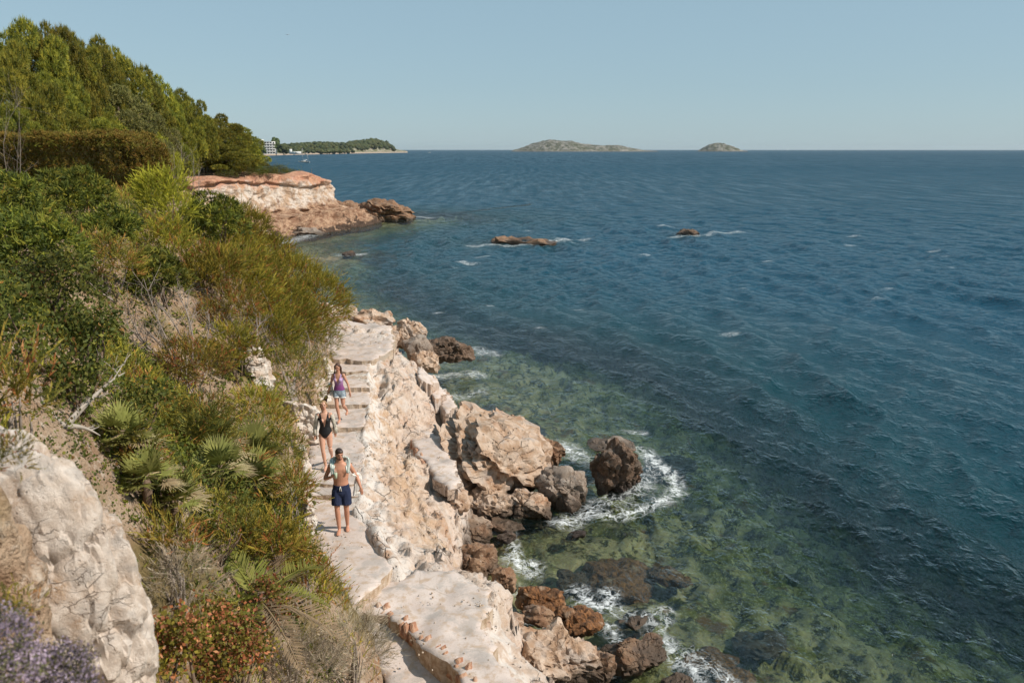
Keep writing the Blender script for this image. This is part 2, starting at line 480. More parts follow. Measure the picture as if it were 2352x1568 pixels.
def tin_sampler(P):
    vs_, es_, fs_, *_ = delaunay_2d_cdt([Vector(p[:2]) for p in P], [], [], 0, 1e-6)
    vz = np.array([P[np.argmin((P[:, 0] - v.x) ** 2 + (P[:, 1] - v.y) ** 2), 2] for v in vs_])
    vx = np.array([(v.x, v.y) for v in vs_])
    tri = np.array([f for f in fs_ if len(f) == 3])
    def f(x, y):
        z = np.full(x.shape, np.nan)
        for a, b, c in tri:
            A, B, D = vx[a], vx[b], vx[c]
            if max(np.linalg.norm(A - B), np.linalg.norm(B - D), np.linalg.norm(A - D)) > 7: continue
            m = np.nonzero((x >= min(A[0], B[0], D[0]) - 1e-6) & (x <= max(A[0], B[0], D[0]) + 1e-6) & (y >= min(A[1], B[1], D[1]) - 1e-6) & (y <= max(A[1], B[1], D[1]) + 1e-6))[0]
            if not len(m): continue
            den = (B[1] - D[1]) * (A[0] - D[0]) + (D[0] - B[0]) * (A[1] - D[1])
            if abs(den) < 1e-9: continue
            w0 = ((B[1] - D[1]) * (x[m] - D[0]) + (D[0] - B[0]) * (y[m] - D[1])) / den
            w1 = ((D[1] - A[1]) * (x[m] - D[0]) + (A[0] - D[0]) * (y[m] - D[1])) / den
            w2 = 1 - w0 - w1
            k = (w0 >= -1e-6) & (w1 >= -1e-6) & (w2 >= -1e-6)
            z[m[k]] = (w0 * vz[a] + w1 * vz[b] + w2 * vz[c])[k]
        return z
    return f
shore_tin = tin_sampler(TP)
def cell_break(P, seed):
    """cellular blocks: random level per block, crack mask"""
    F = np.floor(P).astype(np.int64)
    d1 = np.full(len(P), 9.0); d2 = np.full(len(P), 9.0); lv = np.zeros(len(P))
    for a in (-1, 0, 1):
        for b in (-1, 0, 1):
            for c in (-1, 0, 1):
                i, j, k = F[:, 0] + a, F[:, 1] + b, F[:, 2] + c
                q = np.stack([i + .5 + .5 * _hash(i, j, k, seed), j + .5 + .5 * _hash(i, j, k, seed + 1), k + .5 + .5 * _hash(i, j, k, seed + 2)], -1)
                d = np.linalg.norm(P - q, axis=1)
                n = d < d1
                d2 = np.where(n, d1, np.minimum(d2, d)); lv = np.where(n, _hash(i, j, k, seed + 3), lv); d1 = np.where(n, d, d1)
    return lv, np.exp(-((d2 - d1) / .07) ** 2)
PATHMID = np.array([U(*p)[:2] for p in [(960, 1680, 1.3), (940, 1540, 1.5), (850, 1400, 1.9), (800, 1270, 2.2), (760, 1150, 2.3), (768, 1050, 2.4), (780, 980, 2.5), (795, 930, 2.7), (800, 850, 3.0), (815, 780, 3.2)]])
TERRMID = np.array([U(*p)[:2] for p in [(900, 1360, 2.0), (1010, 1380, 2.0), (1070, 1460, 2.0), (1120, 1560, 1.8)]])
KERB = [(np.array([U(*p)[:2] for p in [(826, 1172, 2.3), (846, 1205, 2.3), (872, 1245, 2.28), (902, 1298, 2.2), (908, 1318, 2.1)]]), .26, .17), (np.array([U(*p)[:2] for p in [(858, 850, 3.0), (852, 900, 2.8), (857, 950, 2.6), (842, 1010, 2.45), (844, 1080, 2.35), (834, 1150, 2.3)]]), .14, .14)]
def shore_z(x, y):
    z = shore_tin(x, y)
    zz = np.nan_to_num(z, nan=-3.0)
    dp, _, _ = dist_polyline(x, y, PATHMID); dt, _, _ = dist_polyline(x, y, TERRMID)
    amp = np.minimum(sstep(.5, 1.3, dp), sstep(.55, 1.3, dt))
    P = xyz(x, y, zz)
    q = P.copy(); q[:, 2] *= 2.2
    big = ridged(q * .9, 3, 21) * .13
    mid = ridged(q * 2.3, 5, 33, .6) * .13
    cells = cell_break(q * 1.5 + .25 * np.stack([fbm(q * 2, 3, 5), fbm(q * 2 + 5, 3, 6), fbm(q * 2 + 9, 3, 7)], -1), 51)
    mid = mid + cells[0] * .10 - cells[1] * .12
    pits = -np.clip(vnoise(P * 5.5, 44) - .35, 0, 1) * .28 - np.clip(vnoise(P * 2.6, 45) - .45, 0, 1) * .45
    lay = (np.abs(((zz + .15 * fbm(P * 1.1, 3, 8)) * 4.2) % 1 - .5) - .25) * .16
    z = zz + amp * .85 * (big + mid + pits + lay) + (1 - amp) * .012 * fbm(P * 4, 3, 3)
    for line, hh, w in KERB:
        dk, _, _ = dist_polyline(x, y, line)
        z = z + hh * np.exp(-(dk / w) ** 4) * (.8 + .5 * fbm(P * 2.2, 3, 97)) * np.where(zz > .5, 1, 0)
    return np.where(np.isnan(shore_tin_cache['z']), -9.0, z) if 'z' in shore_tin_cache else z
shore_tin_cache = {}
xs = np.arange(-9.5, 2.6, .05); ys = np.arange(8.6, 38.5, .055)
X, Y = np.meshgrid(xs, ys, indexing='ij')
shore_tin_cache['z'] = shore_tin(X.ravel(), Y.ravel())
# small sideways jitter gives overhanging, broken edges
def shore_build():
    x, y = X.ravel(), Y.ravel()
    z = shore_z(x, y)
    ok = z > -2.2
    F = grid_faces(len(xs), len(ys))
    F = F[ok[F].all(1)]
    used = np.zeros(len(x), bool); used[F.ravel()] = True
    idx = np.cumsum(used) - 1
    P = xyz(x, y, z)
    dp, _, _ = dist_polyline(x, y, PATHMID)
    a = (.11 * sstep(.6, 1.4, dp))[:, None]
    J = np.stack([fbm(P * 3.1, 3, 61), fbm(P * 3.1 + 9, 3, 62), np.zeros(len(P))], -1) * a
    G = np.array([U(*p)[:2] for p in [(862, 915, 2.3), (872, 990, 1.95), (915, 1060, 1.55), (930, 1130, 1.5), (960, 1200, 1.6), (1000, 1260, 1.3)]])
    dg, _, _ = dist_polyline(x, y, G)
    dt, _, _ = dist_polyline(x, y, TERRMID)
    dm = np.minimum(dp, dt + .2)
    och = np.exp(-(dg / .7) ** 2) * .7
    lime = (1 - sstep(.75, 1.5, dm)) * .9
    return obj('rocky_shore', (P + J)[used], idx[F], M_SHORE, attrs=dict(ochre=och[used], lime=lime[used]))
setp(shore_build(), 'pale pitted limestone shore between the path and the sea', None, None, 'structure')

# ------------------------------------------------------------------ sea bed and sea
SHORE_L = np.array([(6, 7.5), (1.3, 12.2), (.35, 14.6), (-.25, 17.6), (-1.2, 20.2), (-1.6, 24.3), (-2.3, 28.5), (-3.6, 33.5), (-5.2, 36), (-9, 36.8), (-12, 43), (-18, 56), (-25.5, 72), (-29.5, 86), (-27.5, 93),
                    (-23.5, 104), (-19.5, 113), (-15, 120), (-22, 124), (-40, 128), (-90, 162), (-190, 195)])
def sea_depth(x, y):
    d, side, par = dist_polyline(x, y, SHORE_L)
    sg = np.where((side < 0) | (x > 3.5), d, -d)
    # shallow apron off the foreground rocks, a reef round the two sea rocks
    apron = .62 + .35 * sstep(2, 7, sg) + 1.0 * sstep(5.5, 11, sg) + 2.2 * sstep(9, 20, sg) + 3.5 * sstep(14, 42, sg)
    apron = apron * np.where(y > 45, 1.05, 1.0)
    reef = np.exp(-(((x - 1.4) / 9) ** 2 + ((y - 88) / 6) ** 2)) * 4.0 + np.exp(-(((x - 21) / 4) ** 2 + ((y - 96) / 4) ** 2)) * 3.5 + np.exp(-(((x + 16) / 5) ** 2 + ((y - 77) / 5) ** 2)) * 2.0
    return np.where(sg > 0, apron * sstep(-1.0, 1.2, sg), -.2) - reef, sg
def seabed_z(x, y):
    dep, sg = sea_depth(x, y)
    P = xyz(x, y)
    cl, ck = cell_break(np.stack([x * .75 + .3 * fbm(P, 3, 6), y * .75 + .3 * fbm(P + 9, 3, 6), 0 * x], -1), 12)
    boul = np.clip(ridged(P * .55, 3, 71), -.2, 1) * .45 + ridged(P * 1.6, 4, 75) * .22 + fbm(P * 4.5, 3, 79) * .10 + cl * .22 - ck * .2
    st = ridged(np.stack([x * .25 + y * .35, x * .9 - y * .5, x * 0], -1), 3, 83) * .3
    return -np.maximum(dep, .15) + (boul + st) * np.clip(dep / 1.4, .25, 1.0) - .15
t = NT('sea_bed')
p = t.pos()
n1 = t.noise(p, .55, 5, .6, .6); n2 = t.noise(p, 2.6, 6, .65, .5); n3 = t.noise(p, 11, 4, .6)
c = t.mix(t.smooth(n1, .42, .58), (0.13, 0.12, 0.032), (0.34, 0.27, 0.145))
c = t.mix(t.smooth(n2, .47, .60), c, (0.050, 0.045, 0.022))
c = t.mix(t.math('MULTIPLY', t.smooth(n3, .50, .66), .7), c, (0.40, 0.35, 0.17))
c = t.mix(t.smooth(t.noise(p, .9, 4), .58, .70), c, (0.16, 0.085, 0.035))
M_BED = t.fin(c, .9, t.bump(n3, .6, .05), .1)
setp(heightfield('sea_bed', np.arange(-6, 17.01, .13), np.arange(9, 45, .13), seabed_z, M_BED), 'weedy rock bottom seen through clear shallows', None, None, 'structure')
setp(heightfield('sea_bed', np.arange(16.8, 70, .6), np.arange(0, 45, .6), lambda x, y: seabed_z(x, y) - .05, M_BED), 'bottom sloping away to the right of the shallows', None, None, 'structure')
setp(obj('sea_bed', [(-14000, -500, -9.5), (14000, -500, -9.5), (14000, 14500, -9.5), (-14000, 14500, -9.5)], np.array([(0, 1, 2, 3)]), M_BED), 'deep sea bottom out to the horizon', None, None, 'structure')
setp(heightfield('sea_bed', np.concatenate([np.arange(-60, 60, 1.0)]), np.arange(43.5, 140, 1.0), lambda x, y: seabed_z(x, y) - .05, M_BED), 'deeper bottom of the cove', None, None, 'structure')

rng = np.random.default_rng(7)
def build_sea():
    # radial sheet, finer towards the shore
    ang = np.radians(np.concatenate([np.arange(50, 11, -.095), np.arange(11, 1.3, -.025)]))
    r_near = CAM_H / np.tan(ang)
    r_far = np.geomspace(r_near[-1] * 1.012, 14000, 90)
    R = np.concatenate([r_near, r_far])
    az = np.radians(np.linspace(-45, 45, 365))
    RR, AZ = np.meshgrid(R, az, indexing='ij')
    x, y = (RR * np.sin(AZ)).ravel(), (RR * np.cos(AZ)).ravel()
    rr = RR.ravel()
    dr = np.gradient(R)[:, None].repeat(len(az), 1).ravel()
    dep, sg = sea_depth(x, y)
    calm = .35 + .65 * sstep(.0, 4.5, dep)
    z = np.zeros_like(x); ox = np.zeros_like(x); oy = np.zeros_like(x)
    N = 64
    lam = np.geomspace(.40, 13, N)
    for i, L in enumerate(lam):
        k = 2 * math.pi / L
        th = math.radians(188) + rng.normal(0, .62 if L < 2.5 else .38)
        kx, ky = math.cos(th), math.sin(th)
        A = (.048 if L < 5 else .018) / k * (1.55 if 1.0 < L < 4.2 else 1.0)
        ph = rng.uniform(0, 6.28)
        fade = sstep(2.2, 5.0, L / np.maximum(dr, .02))
        # slow amplitude beating breaks up the regular pattern
        a = A * fade
        arg = k * (kx * x + ky * y) + ph
        z += a * np.sin(arg)
        ox -= .8 * a * kx * -np.cos(arg); oy -= .8 * a * ky * -np.cos(arg)
    gust = .75 + .45 * fbm(xyz(x / 23., y / 23.), 3, 91)
    z *= gust * calm; ox *= calm * .9; oy *= calm * .9
    # foam
    foam = np.zeros_like(x)
    def seg(pts, w, s):
        P = np.array([U(a, b, 0)[:2] for a, b in pts])
        lo, hi = P.min(0) - 3 * w, P.max(0) + 3 * w
        m = np.nonzero((x > lo[0]) & (x < hi[0]) & (y > lo[1]) & (y < hi[1]))[0]
        if len(m):
            d, _, _ = dist_polyline(x[m], y[m], P)
            foam[m] = np.maximum(foam[m], s * np.exp(-(d / (w * .85)) ** 2))
    for pts, w, s in FOAM: seg(pts, w, s)
    # thin irregular wash along the waterline
    P = xyz(x, y)
    m = (np.abs(sg) < 2.5) & (y < 130)
    wash = np.zeros_like(x)
    wash[m] = np.exp(-((sg[m] - .35) / .5) ** 2) * np.clip(.35 + .9 * fbm(P[m] * .5, 3, 95), 0, 1) * .75
    foam = np.maximum(foam, wash)
    # white caps
    for i in range(70):
        py = 360 + 420 * rng.random() ** 1.9; px = rng.uniform(950, 2352)
        q = U(px, py, 0)
        w = rng.uniform(.16, .42) * (1 + q[1] / 260)
        m = np.nonzero((np.abs(x - q[0]) < 5 * w) & (np.abs(y - q[1]) < 5 * w + 2))[0]
        if len(m): foam[m] = np.maximum(foam[m], rng.uniform(.35, .75) * np.exp(-((x[m] - q[0]) / (1.6 * w)) ** 2 - ((y[m] - q[1]) / (1.1 * w)) ** 2))
    V = xyz(x + ox, y + oy, z)
    F = grid_faces(len(R), len(az))[:, ::-1]
    return V, F, dict(depth=np.clip(dep, 0, 8), foam=foam)
FOAM = [([(1290, 1192), (1350, 1180), (1420, 1185), (1500, 1165), (1556, 1130), (1545, 1090), (1505, 1062), (1478, 1030)], .36, .92), ([(1370, 1150), (1430, 1160), (1490, 1120), (1490, 1075)], .45, .62),
        ([(1275, 1022), (1320, 1040), (1360, 1060)], .7, .85), ([(1300, 1195), (1380, 1150)], .55, .85),
        ([(1085, 800), (1105, 812), (1130, 812)], .7, .8), ([(1008, 862), (1050, 858), (1090, 862)], .7, .85), ([(1050, 905), (1100, 900)], .8, .5),
        ([(1165, 1225), (1180, 1270), (1195, 1310), (1235, 1300)], .28, .95), ([(1170, 1290), (1225, 1320)], .4, .7),
        ([(1325, 1350), (1350, 1385), (1395, 1395), (1400, 1360)], .32, .95), ([(1320, 1400), (1400, 1440), (1420, 1480)], .25, .85), ([(1410, 1400), (1480, 1420), (1535, 1405), (1500, 1450)], .3, .72),
        ([(1380, 1500), (1405, 1530)], .3, .7), ([(1520, 1475), (1560, 1520), (1600, 1552)], .35, .9), ([(1590, 1500), (1680, 1570)], .3, .66),
        ([(615, 568), (660, 556), (700, 545), (735, 530), (790, 514), (830, 507)], 1.3, .85), ([(850, 506), (900, 504), (960, 498), (985, 499)], 1.2, .85),
        ([(1090, 562), (1160, 565), (1240, 562), (1285, 552), (1340, 548)], 1.1, .82), ([(1540, 541), (1590, 543), (1640, 536), (1700, 534)], 1.0, .80), ([(1520, 518), (1545, 520)], .9, .85), ([(790, 586), (825, 583)], 1.0, 1.0),
        ([(1060, 602), (1085, 604)], .7, .8), ([(1440, 992), (1475, 994)], .3, .8), ([(1045, 940), (1060, 970)], .4, .7)]
t = NT('sea_water')
p = t.pos()
dep = t.attr('depth', 'Fac'); fo = t.attr('foam', 'Fac')
wv = t.scalev(p, (1.0, .72, 1), (0, 0, .18))
b1 = t.noise(wv, 3.2, 3, .6, .3); b2 = t.noise(t.scalev(p, (1, .8, 1), (0, 0, -.3)), 9.0, 3, .6, .2); b3 = t.noise(wv, .55, 4, .62, .4); b4 = t.noise(wv, .11, 4, .6, .3)
dist = t.new('ShaderNodeCameraData').outputs['View Distance']
far = t.smooth(dist, 25, 160); far2 = t.smooth(dist, 60, 320); far3 = t.smooth(dist, 250, 1200); b5 = t.noise(wv, .03, 4, .6, .3)
h = t.math('ADD', t.math('MULTIPLY', b1, .17), t.math('MULTIPLY', b2, .034))
h = t.math('ADD', h, t.math('MULTIPLY', t.math('MULTIPLY', b3, .95), far))
h = t.math('ADD', h, t.math('MULTIPLY', t.math('MULTIPLY', b4, 3.4), far2))
h = t.math('ADD', h, t.math('MULTIPLY', t.math('MULTIPLY', b5, 11.0), far3))
nrm = t.bump(h, 1.0, 1.0)
def expo(k): return t.math('POWER', 2.71828, t.math('MULTIPLY', dep, -k))
tint = t.new('ShaderNodeCombineColor')
for i, k in enumerate((.46, .27, .33)): t.l.new(expo(k), tint.inputs[i])
tr = t.new('ShaderNodeBsdfTransparent'); t.l.new(tint.outputs[0], tr.inputs[0])
df = t.new('ShaderNodeBsdfDiffuse')
bc = t.mix(t.smooth(dep, 2.4, 7.8), (0.002, 0.033, 0.041), (0.001, 0.046, 0.080))
t.l.new(bc, df.inputs[0]); t.l.new(nrm, df.inputs['Normal'])
body = t.new('ShaderNodeMixShader')
t.l.new(t.math('MAXIMUM', t.math('SUBTRACT', 1.0, expo(.13)), t.smooth(dep, 1.15, 3.4)), body.inputs[0]); t.l.new(tr.outputs[0], body.inputs[1]); t.l.new(df.outputs[0], body.inputs[2])
gl = t.new('ShaderNodeBsdfGlossy'); t.l.new(t.math('ADD', .055, t.math('MULTIPLY', t.smooth(dist, 60, 700), .26)), gl.inputs['Roughness'])
gl.inputs['Color'].default_value = (.95, .97, 1, 1)
t.l.new(nrm, gl.inputs['Normal'])
fr = t.new('ShaderNodeFresnel'); fr.inputs[0].default_value = 1.33; t.l.new(nrm, fr.inputs['Normal'])
surf = t.new('ShaderNodeMixShader')
g1 = t.noise(t.scalev(p, (.42, .035, 1), (0, 0, .12)), 1.0, 4, .65); g2 = t.noise(t.scalev(p, (.11, .008, 1), (0, 0, .12)), 1.0, 4, .62)
gg = t.math('ADD', t.math('MULTIPLY', t.math('SUBTRACT', g1, .5), t.math('MULTIPLY', t.smooth(dist, 60, 250), 2.6)), t.math('MULTIPLY', t.math('SUBTRACT', g2, .5), t.math('MULTIPLY', t.smooth(dist, 250, 900), 2.2)))
cap = t.math('SUBTRACT', .37, t.math('MULTIPLY', t.smooth(dist, 40, 500), .18))
rf = t.math('MULTIPLY', t.math('MINIMUM', fr.outputs[0], cap), t.math('ADD', 1.0, gg), None, True)
t.l.new(rf, surf.inputs[0]); t.l.new(body.outputs[0], surf.inputs[1]); t.l.new(gl.outputs[0], surf.inputs[2])
f1 = t.noise(p, 2.6, 7, .66, 1.4); f2 = t.noise(p, 7.5, 5, .62, 1.2); f3 = t.noise(p, 1.7, 5, .62, .7)
fil = t.smooth(t.math('ABSOLUTE', t.math('SUBTRACT', f3, .5)), .040, .004)
fil2 = t.smooth(t.math('ABSOLUTE', t.math('SUBTRACT', f1, .5)), .030, .004)
dense = t.math('MULTIPLY', t.smooth(t.math('ADD', fo, t.math('MULTIPLY', t.math('SUBTRACT', f1, .5), 1.9)), .74, 1.06), t.smooth(f2, .34, .62))
lace = t.math('MULTIPLY', t.math('MAXIMUM', fil, t.math('MULTIPLY', fil2, .7)), t.smooth(fo, .12, .55))
fm = t.math('MINIMUM', t.math('ADD', t.math('MULTIPLY', dense, .92), t.math('MULTIPLY', lace, .5)), .94)
fd = t.new('ShaderNodeBsdfDiffuse'); fd.inputs[0].default_value = (.72, .74, .74, 1)
top = t.new('ShaderNodeMixShader')
t.l.new(fm, top.inputs[0]); t.l.new(surf.outputs[0], top.inputs[1]); t.l.new(fd.outputs[0], top.inputs[2])
t.l.new(top.outputs[0], t.out.inputs[0])
M_SEA = t.m
V, F, at = build_sea()
setp(obj('sea', V, F, M_SEA, attrs=at), 'wind-rippled blue sea, green over the shallows', None, None, 'structure')
def ground_hit(px, py, y0=3.0, y1=150.0):
    ys_ = np.arange(y0, y1, .06)
    d = _ray(px, py)
    T = ys_ / d[1]
    P = d[None, :] * T[:, None] + np.array((0, 0, CAM_H))
    h = hill_z(P[:, 0], P[:, 1])
    k = np.nonzero(P[:, 2] < h)[0]
    if not len(k): return P[-1]
    return np.array((P[k[0], 0], P[k[0], 1], h[k[0]]))
# ------------------------------------------------------------------ path, steps, walls
t = NT('path_mortar')
p = t.pos()
n1 = t.noise(p, .8, 5, .6, .4); n2 = t.noise(p, 5, 6, .62); n3 = t.noise(p, 38, 4, .6)
c = t.mix(t.smooth(n1, .36, .64), (0.53, 0.44, 0.395), (0.61, 0.52, 0.47))
c = t.mix(t.math('MULTIPLY', t.smooth(n2, .48, .64), .85), c, (0.46, 0.34, 0.25))
c = t.mix(t.math('MULTIPLY', t.smooth(t.noise(p, 1.9, 5, .65), .50, .62), .6), c, (0.37, 0.335, 0.31))
c = t.mix(t.math('MULTIPLY', t.smooth(n3, .54, .7), .35), c, (0.28, 0.22, 0.18))
cr = t.smooth(t.vor(t.scalev(t.mix(.06, p, t.noise(p, 3, 3)), (.8, .8, .8)), 1.0, 'DISTANCE_TO_EDGE'), .012, .002)
c = t.mix(t.math('MULTIPLY', t.math('MULTIPLY', cr, .4), t.smooth(n1, .5, .62)), c, (0.28, 0.21, 0.16))
M_PATH = t.fin(c, .9, t.bump(t.math('ADD', t.math('MULTIPLY', n2, .7), t.math('MULTIPLY', n3, .25)), .5, .03), .2)
t = NT('step_riser')
p = t.pos(); n2 = t.noise(p, 7, 5, .65); n1 = t.noise(p, 1.5, 4)
c = t.mix(t.smooth(n2, .35, .65), (0.34, 0.24, 0.16), (0.55, 0.45, 0.36))
c = t.mix(t.smooth(n1, .5, .65), c, (0.40, 0.34, 0.28))
M_RISER = t.fin(c, .95, t.bump(n2, .8, .05), .1)
t = NT('red_stone')
p = t.pos(); n2 = t.noise(t.scalev(p, (1, 1, .3)), 18, 5, .65); n1 = t.noise(p, 4, 4)
c = t.mix(t.smooth(n2, .35, .65), (0.33, 0.15, 0.09), (0.50, 0.31, 0.21))
c = t.mix(t.smooth(n1, .52, .7), c, (0.60, 0.46, 0.36))
M_RED = t.fin(c, .95, t.bump(n2, .8, .04), .1)
t = NT('limewashed_rock')
p = t.pos(); n1 = t.noise(p, 2.2, 6, .65); n2 = t.noise(p, 11, 5, .62)
c = t.mix(t.smooth(n1, .42, .60), (0.62, 0.57, 0.52), (0.48, 0.37, 0.29))
c = t.mix(t.math('MULTIPLY', t.smooth(n2, .55, .72), .6), c, (0.28, 0.2, 0.15))
M_LIME = t.fin(c, .92, t.bump(t.math('ADD', n1, t.math('MULTIPLY', n2, .6)), .9, .06), .15)

def slab(name, poly, thick, res=.11, jit=.015, mats=None, parent=None, rough=.012, seed=0, lip=.022):
    poly = np.array(poly, float)
    A = np.column_stack([poly[:, :2], np.ones(len(poly))])
    co = np.linalg.lstsq(A, poly[:, 2], rcond=None)[0]
    rg = np.random.default_rng(seed + 100)
    B = []
    for a, b in zip(poly, np.roll(poly, -1, 0)):
        n = max(1, int(np.linalg.norm(b[:2] - a[:2]) / res))
        for k in range(n): B.append(a[:2] + (b[:2] - a[:2]) * k / n)
    B = np.array(B)
    B += np.stack([fbm(xyz(B[:, 0] * 2.3, B[:, 1] * 2.3), 3, seed + 1), fbm(xyz(B[:, 0] * 2.3 + 7, B[:, 1] * 2.3), 3, seed + 2)], -1) * jit * 3 + rg.normal(0, jit * .5, B.shape)
    lo, hi = B.min(0), B.max(0)
    gx, gy = np.meshgrid(np.arange(lo[0], hi[0], res), np.arange(lo[1], hi[1], res))
    G = np.stack([gx.ravel(), gy.ravel()], -1) + rg.normal(0, res * .18, (gx.size, 2))
    d, _, _ = dist_polyline(G[:, 0], G[:, 1], np.vstack([B, B[:1]]))
    G = G[d > res * .55]
    pts = [Vector(q) for q in np.vstack([B, G])]
    nb = len(B)
    v, e, f, ov, oe, of = delaunay_2d_cdt(pts, [], [list(range(nb))], 1, 1e-5)
    q = np.array([(a.x, a.y) for a in v])
    z = q @ co[:2] + co[2]
    db, _, _ = dist_polyline(q[:, 0], q[:, 1], np.vstack([B, B[:1]]))
    z = z + rough * fbm(xyz(q[:, 0] * 2.5, q[:, 1] * 2.5), 4, seed + 5) * 2 - lip * (1 - sstep(0, res * 1.1, db))
    tri = np.array([list(a) for a in f if len(a) == 3])
    # boundary edges of the triangulation -> walls
    ed = np.vstack([tri[:, [0, 1]], tri[:, [1, 2]], tri[:, [2, 0]]])
    key = np.sort(ed, 1); uq, inv, cnt = np.unique(key, axis=0, return_inverse=True, return_counts=True)
    bd = ed[cnt[inv.ravel()] == 1]
    V = xyz(q[:, 0], q[:, 1], z); n = len(V)
    W = V.copy(); W[:, 2] -= thick; W[:, :2] += np.random.default_rng(seed).normal(0, .012, (n, 2))
    walls = np.stack([bd[:, 1], bd[:, 0], bd[:, 0] + n, bd[:, 1] + n], -1)
    o = obj(name, np.vstack([V, W]), [tri, walls], mats or [M_PATH, M_RISER], parent, smooth=True, midx=np.concatenate([np.zeros(len(tri)), np.ones(len(walls))]))
    md = o.data
    sm = np.concatenate([np.ones(len(tri), bool), np.zeros(len(walls), bool)])
    md.polygons.foreach_set('use_smooth', sm)
    return o
def PW(lst, z=None): return [U(p[0], p[1], p[2] if z is None else z) for p in lst]

path = slab('path', PW([(738, 772), (752, 740), (800, 735), (850, 742), (893, 748), (906, 780), (897, 806), (872, 820), (852, 826), (757, 824), (745, 800)], 3.22), .5, .13, .06, seed=1, rough=.05)
setp(path, 'pale mortar path along the rocky shore', None, None, 'structure')
def tread(i, z, yb, lb, rb, yn, ln, rn, thick=.24):
    """back row and nose row, both at the tread's height"""
    return slab('step', PW([(lb, yb), (ln, yn), ((ln + rn) / 2, yn + 1.5), (rn, yn), (rb, yb)], z), thick, .08, .022, parent=path, seed=20 + i, rough=.018)
tread(1, 3.06, 831, 752, 850, 851, 745, 846)
tread(2, 2.91, 858, 742, 846, 888, 738, 850)
tread(3, 2.76, 894, 735, 850, 926, 735, 852)
tread(4, 2.61, 932, 733, 852, 979, 716, 838)
tread(5, 2.46, 986, 712, 838, 1109, 700, 838, .3)
tread(6, 2.38, 1113, 698, 836, 1134, 695, 822, .3)
tread(7, 2.26, 1141, 690, 818, 1180, 703, 826, .3)
slab('step', PW([(703, 1178, 2.262), (716, 1215, 2.262), (745, 1292, 2.262), (811, 1390, 2.262), (850, 1358, 2.262), (896, 1314, 2.262), (905, 1302, 2.262), (876, 1252, 2.262), (838, 1196, 2.262), (826, 1178, 2.262)], None), .3, .10, .03, parent=path, seed=31, rough=.022)
slab('terrace', PW([(808, 1396), (852, 1356), (896, 1322), (960, 1308), (1032, 1304), (1085, 1330), (1122, 1352), (1128, 1385), (1105, 1420), (1125, 1470), (1158, 1530), (1215, 1600), (1240, 1680), (1130, 1680), (1065, 1560), (1000, 1498), (940, 1452), (884, 1416)], 2.05), .5, .11, .06, parent=path, seed=40, rough=.04)
slab('walkway', PW([(818, 1402, 1.95), (880, 1416, 1.92), (960, 1472, 1.80), (1060, 1560, 1.65), (1150, 1680, 1.45), (910, 1700, 1.42), (885, 1568, 1.62), (850, 1470, 1.78)]), .3, .13, .02, parent=path, seed=44)
slab('shelf', PW([(942, 996), (975, 990), (1010, 1000), (1035, 1040), (1056, 1095), (1058, 1118), (1030, 1122), (1000, 1098), (975, 1065), (955, 1030)], 1.56), .3, .09, .05, mats=[M_PATH, M_SHORE], parent=path, seed=50, rough=.035)
slab('shelf', PW([(985, 875, 1.98), (1012, 884, 1.9), (1030, 903, 1.8), (1000, 912, 1.9)]), .5, .08, .05, mats=[M_PATH, M_SHORE], rough=.03, parent=path, seed=53)
slab('shelf', PW([(1010, 905, 1.62), (1034, 905, 1.6), (1048, 935, 1.5), (1020, 945, 1.55)]), .6, .08, .05, mats=[M_PATH, M_SHORE], rough=.03, parent=path, seed=55)
slab('shelf', PW([(962, 842, 2.45), (985, 858, 2.35), (1012, 878, 2.2), (990, 880, 2.3), (955, 862, 2.5)]), .6, .08, .05, mats=[M_PATH, M_SHORE], rough=.03, parent=path, seed=57)

def spike_wall(name, label, line, n, hmin, hmax, seed):
    rg = np.random.default_rng(seed)
    pts = np.array(PW(line)); seg = np.linalg.norm(np.diff(pts, axis=0), axis=1); L = np.concatenate([[0], np.cumsum(seg)])
    root = empty(name, tuple(pts.mean(0)))
    c0 = pts.mean(0)
    for k in range(n):
        s = (k + .5) / n * L[-1]
        q = np.array([np.interp(s, L, pts[:, a]) for a in range(3)])
        dx = np.array([np.interp(min(s + .05, L[-1]), L, pts[:, a]) - np.interp(max(s - .05, 0), L, pts[:, a]) for a in range(3)]); dx[2] = 0; dx = unit(dx)
        nn = np.array((-dx[1], dx[0], 0))
        w = L[-1] / n * rg.uniform(.75, 1.5); d = rg.uniform(.05, .10); h = rg.uniform(hmin, hmax); lean = rg.normal(0, .05); tip = rg.uniform(-.7, .7)
        prof = [(-1, 0, 1), (1, 0, 1), (.95, .55, .9), (tip * .6 + .42, 1, .5), (tip * .6 - .42, rg.uniform(.62, 1.0), .5), (-.95, rg.uniform(.4, .7), .9)]
        V = []
        for sd in (-1, 1):
            for a, b, e in prof:
                V.append(q - c0 + dx * a * w + nn * (sd * d * e + lean * b) + np.array((0, 0, b * h - .12)) + rg.normal(0, .008, 3))
        m = 6
        F3 = [(0, 2, 1), (0, 3, 2), (0, 4, 3), (0, 5, 4), (6, 7, 8), (6, 8, 9), (6, 9, 10), (6, 10, 11)]
        F4 = [(i, (i + 1) % m, (i + 1) % m + m, i + m) for i in range(m)]
        obj('stone', V, [np.array(F3), np.array(F4)], M_RED, root, smooth=False)
    setp(root, label, 'wall')
    return root
spike_wall('jagged_wall', 'low wall of jagged red stones along the terrace edge', [(870, 1404, 1.93), (908, 1430, 1.93), (958, 1466, 1.92), (1008, 1508, 1.90), (1060, 1556, 1.88), (1115, 1620, 1.86)], 38, .18, .40, 3)
spike_wall('jagged_wall', 'short row of jagged red stones edging the lower concrete shelf', [(936, 992, 1.5), (950, 1025, 1.5), (968, 1058, 1.48), (985, 1082, 1.46)], 18, .12, .22, 9)

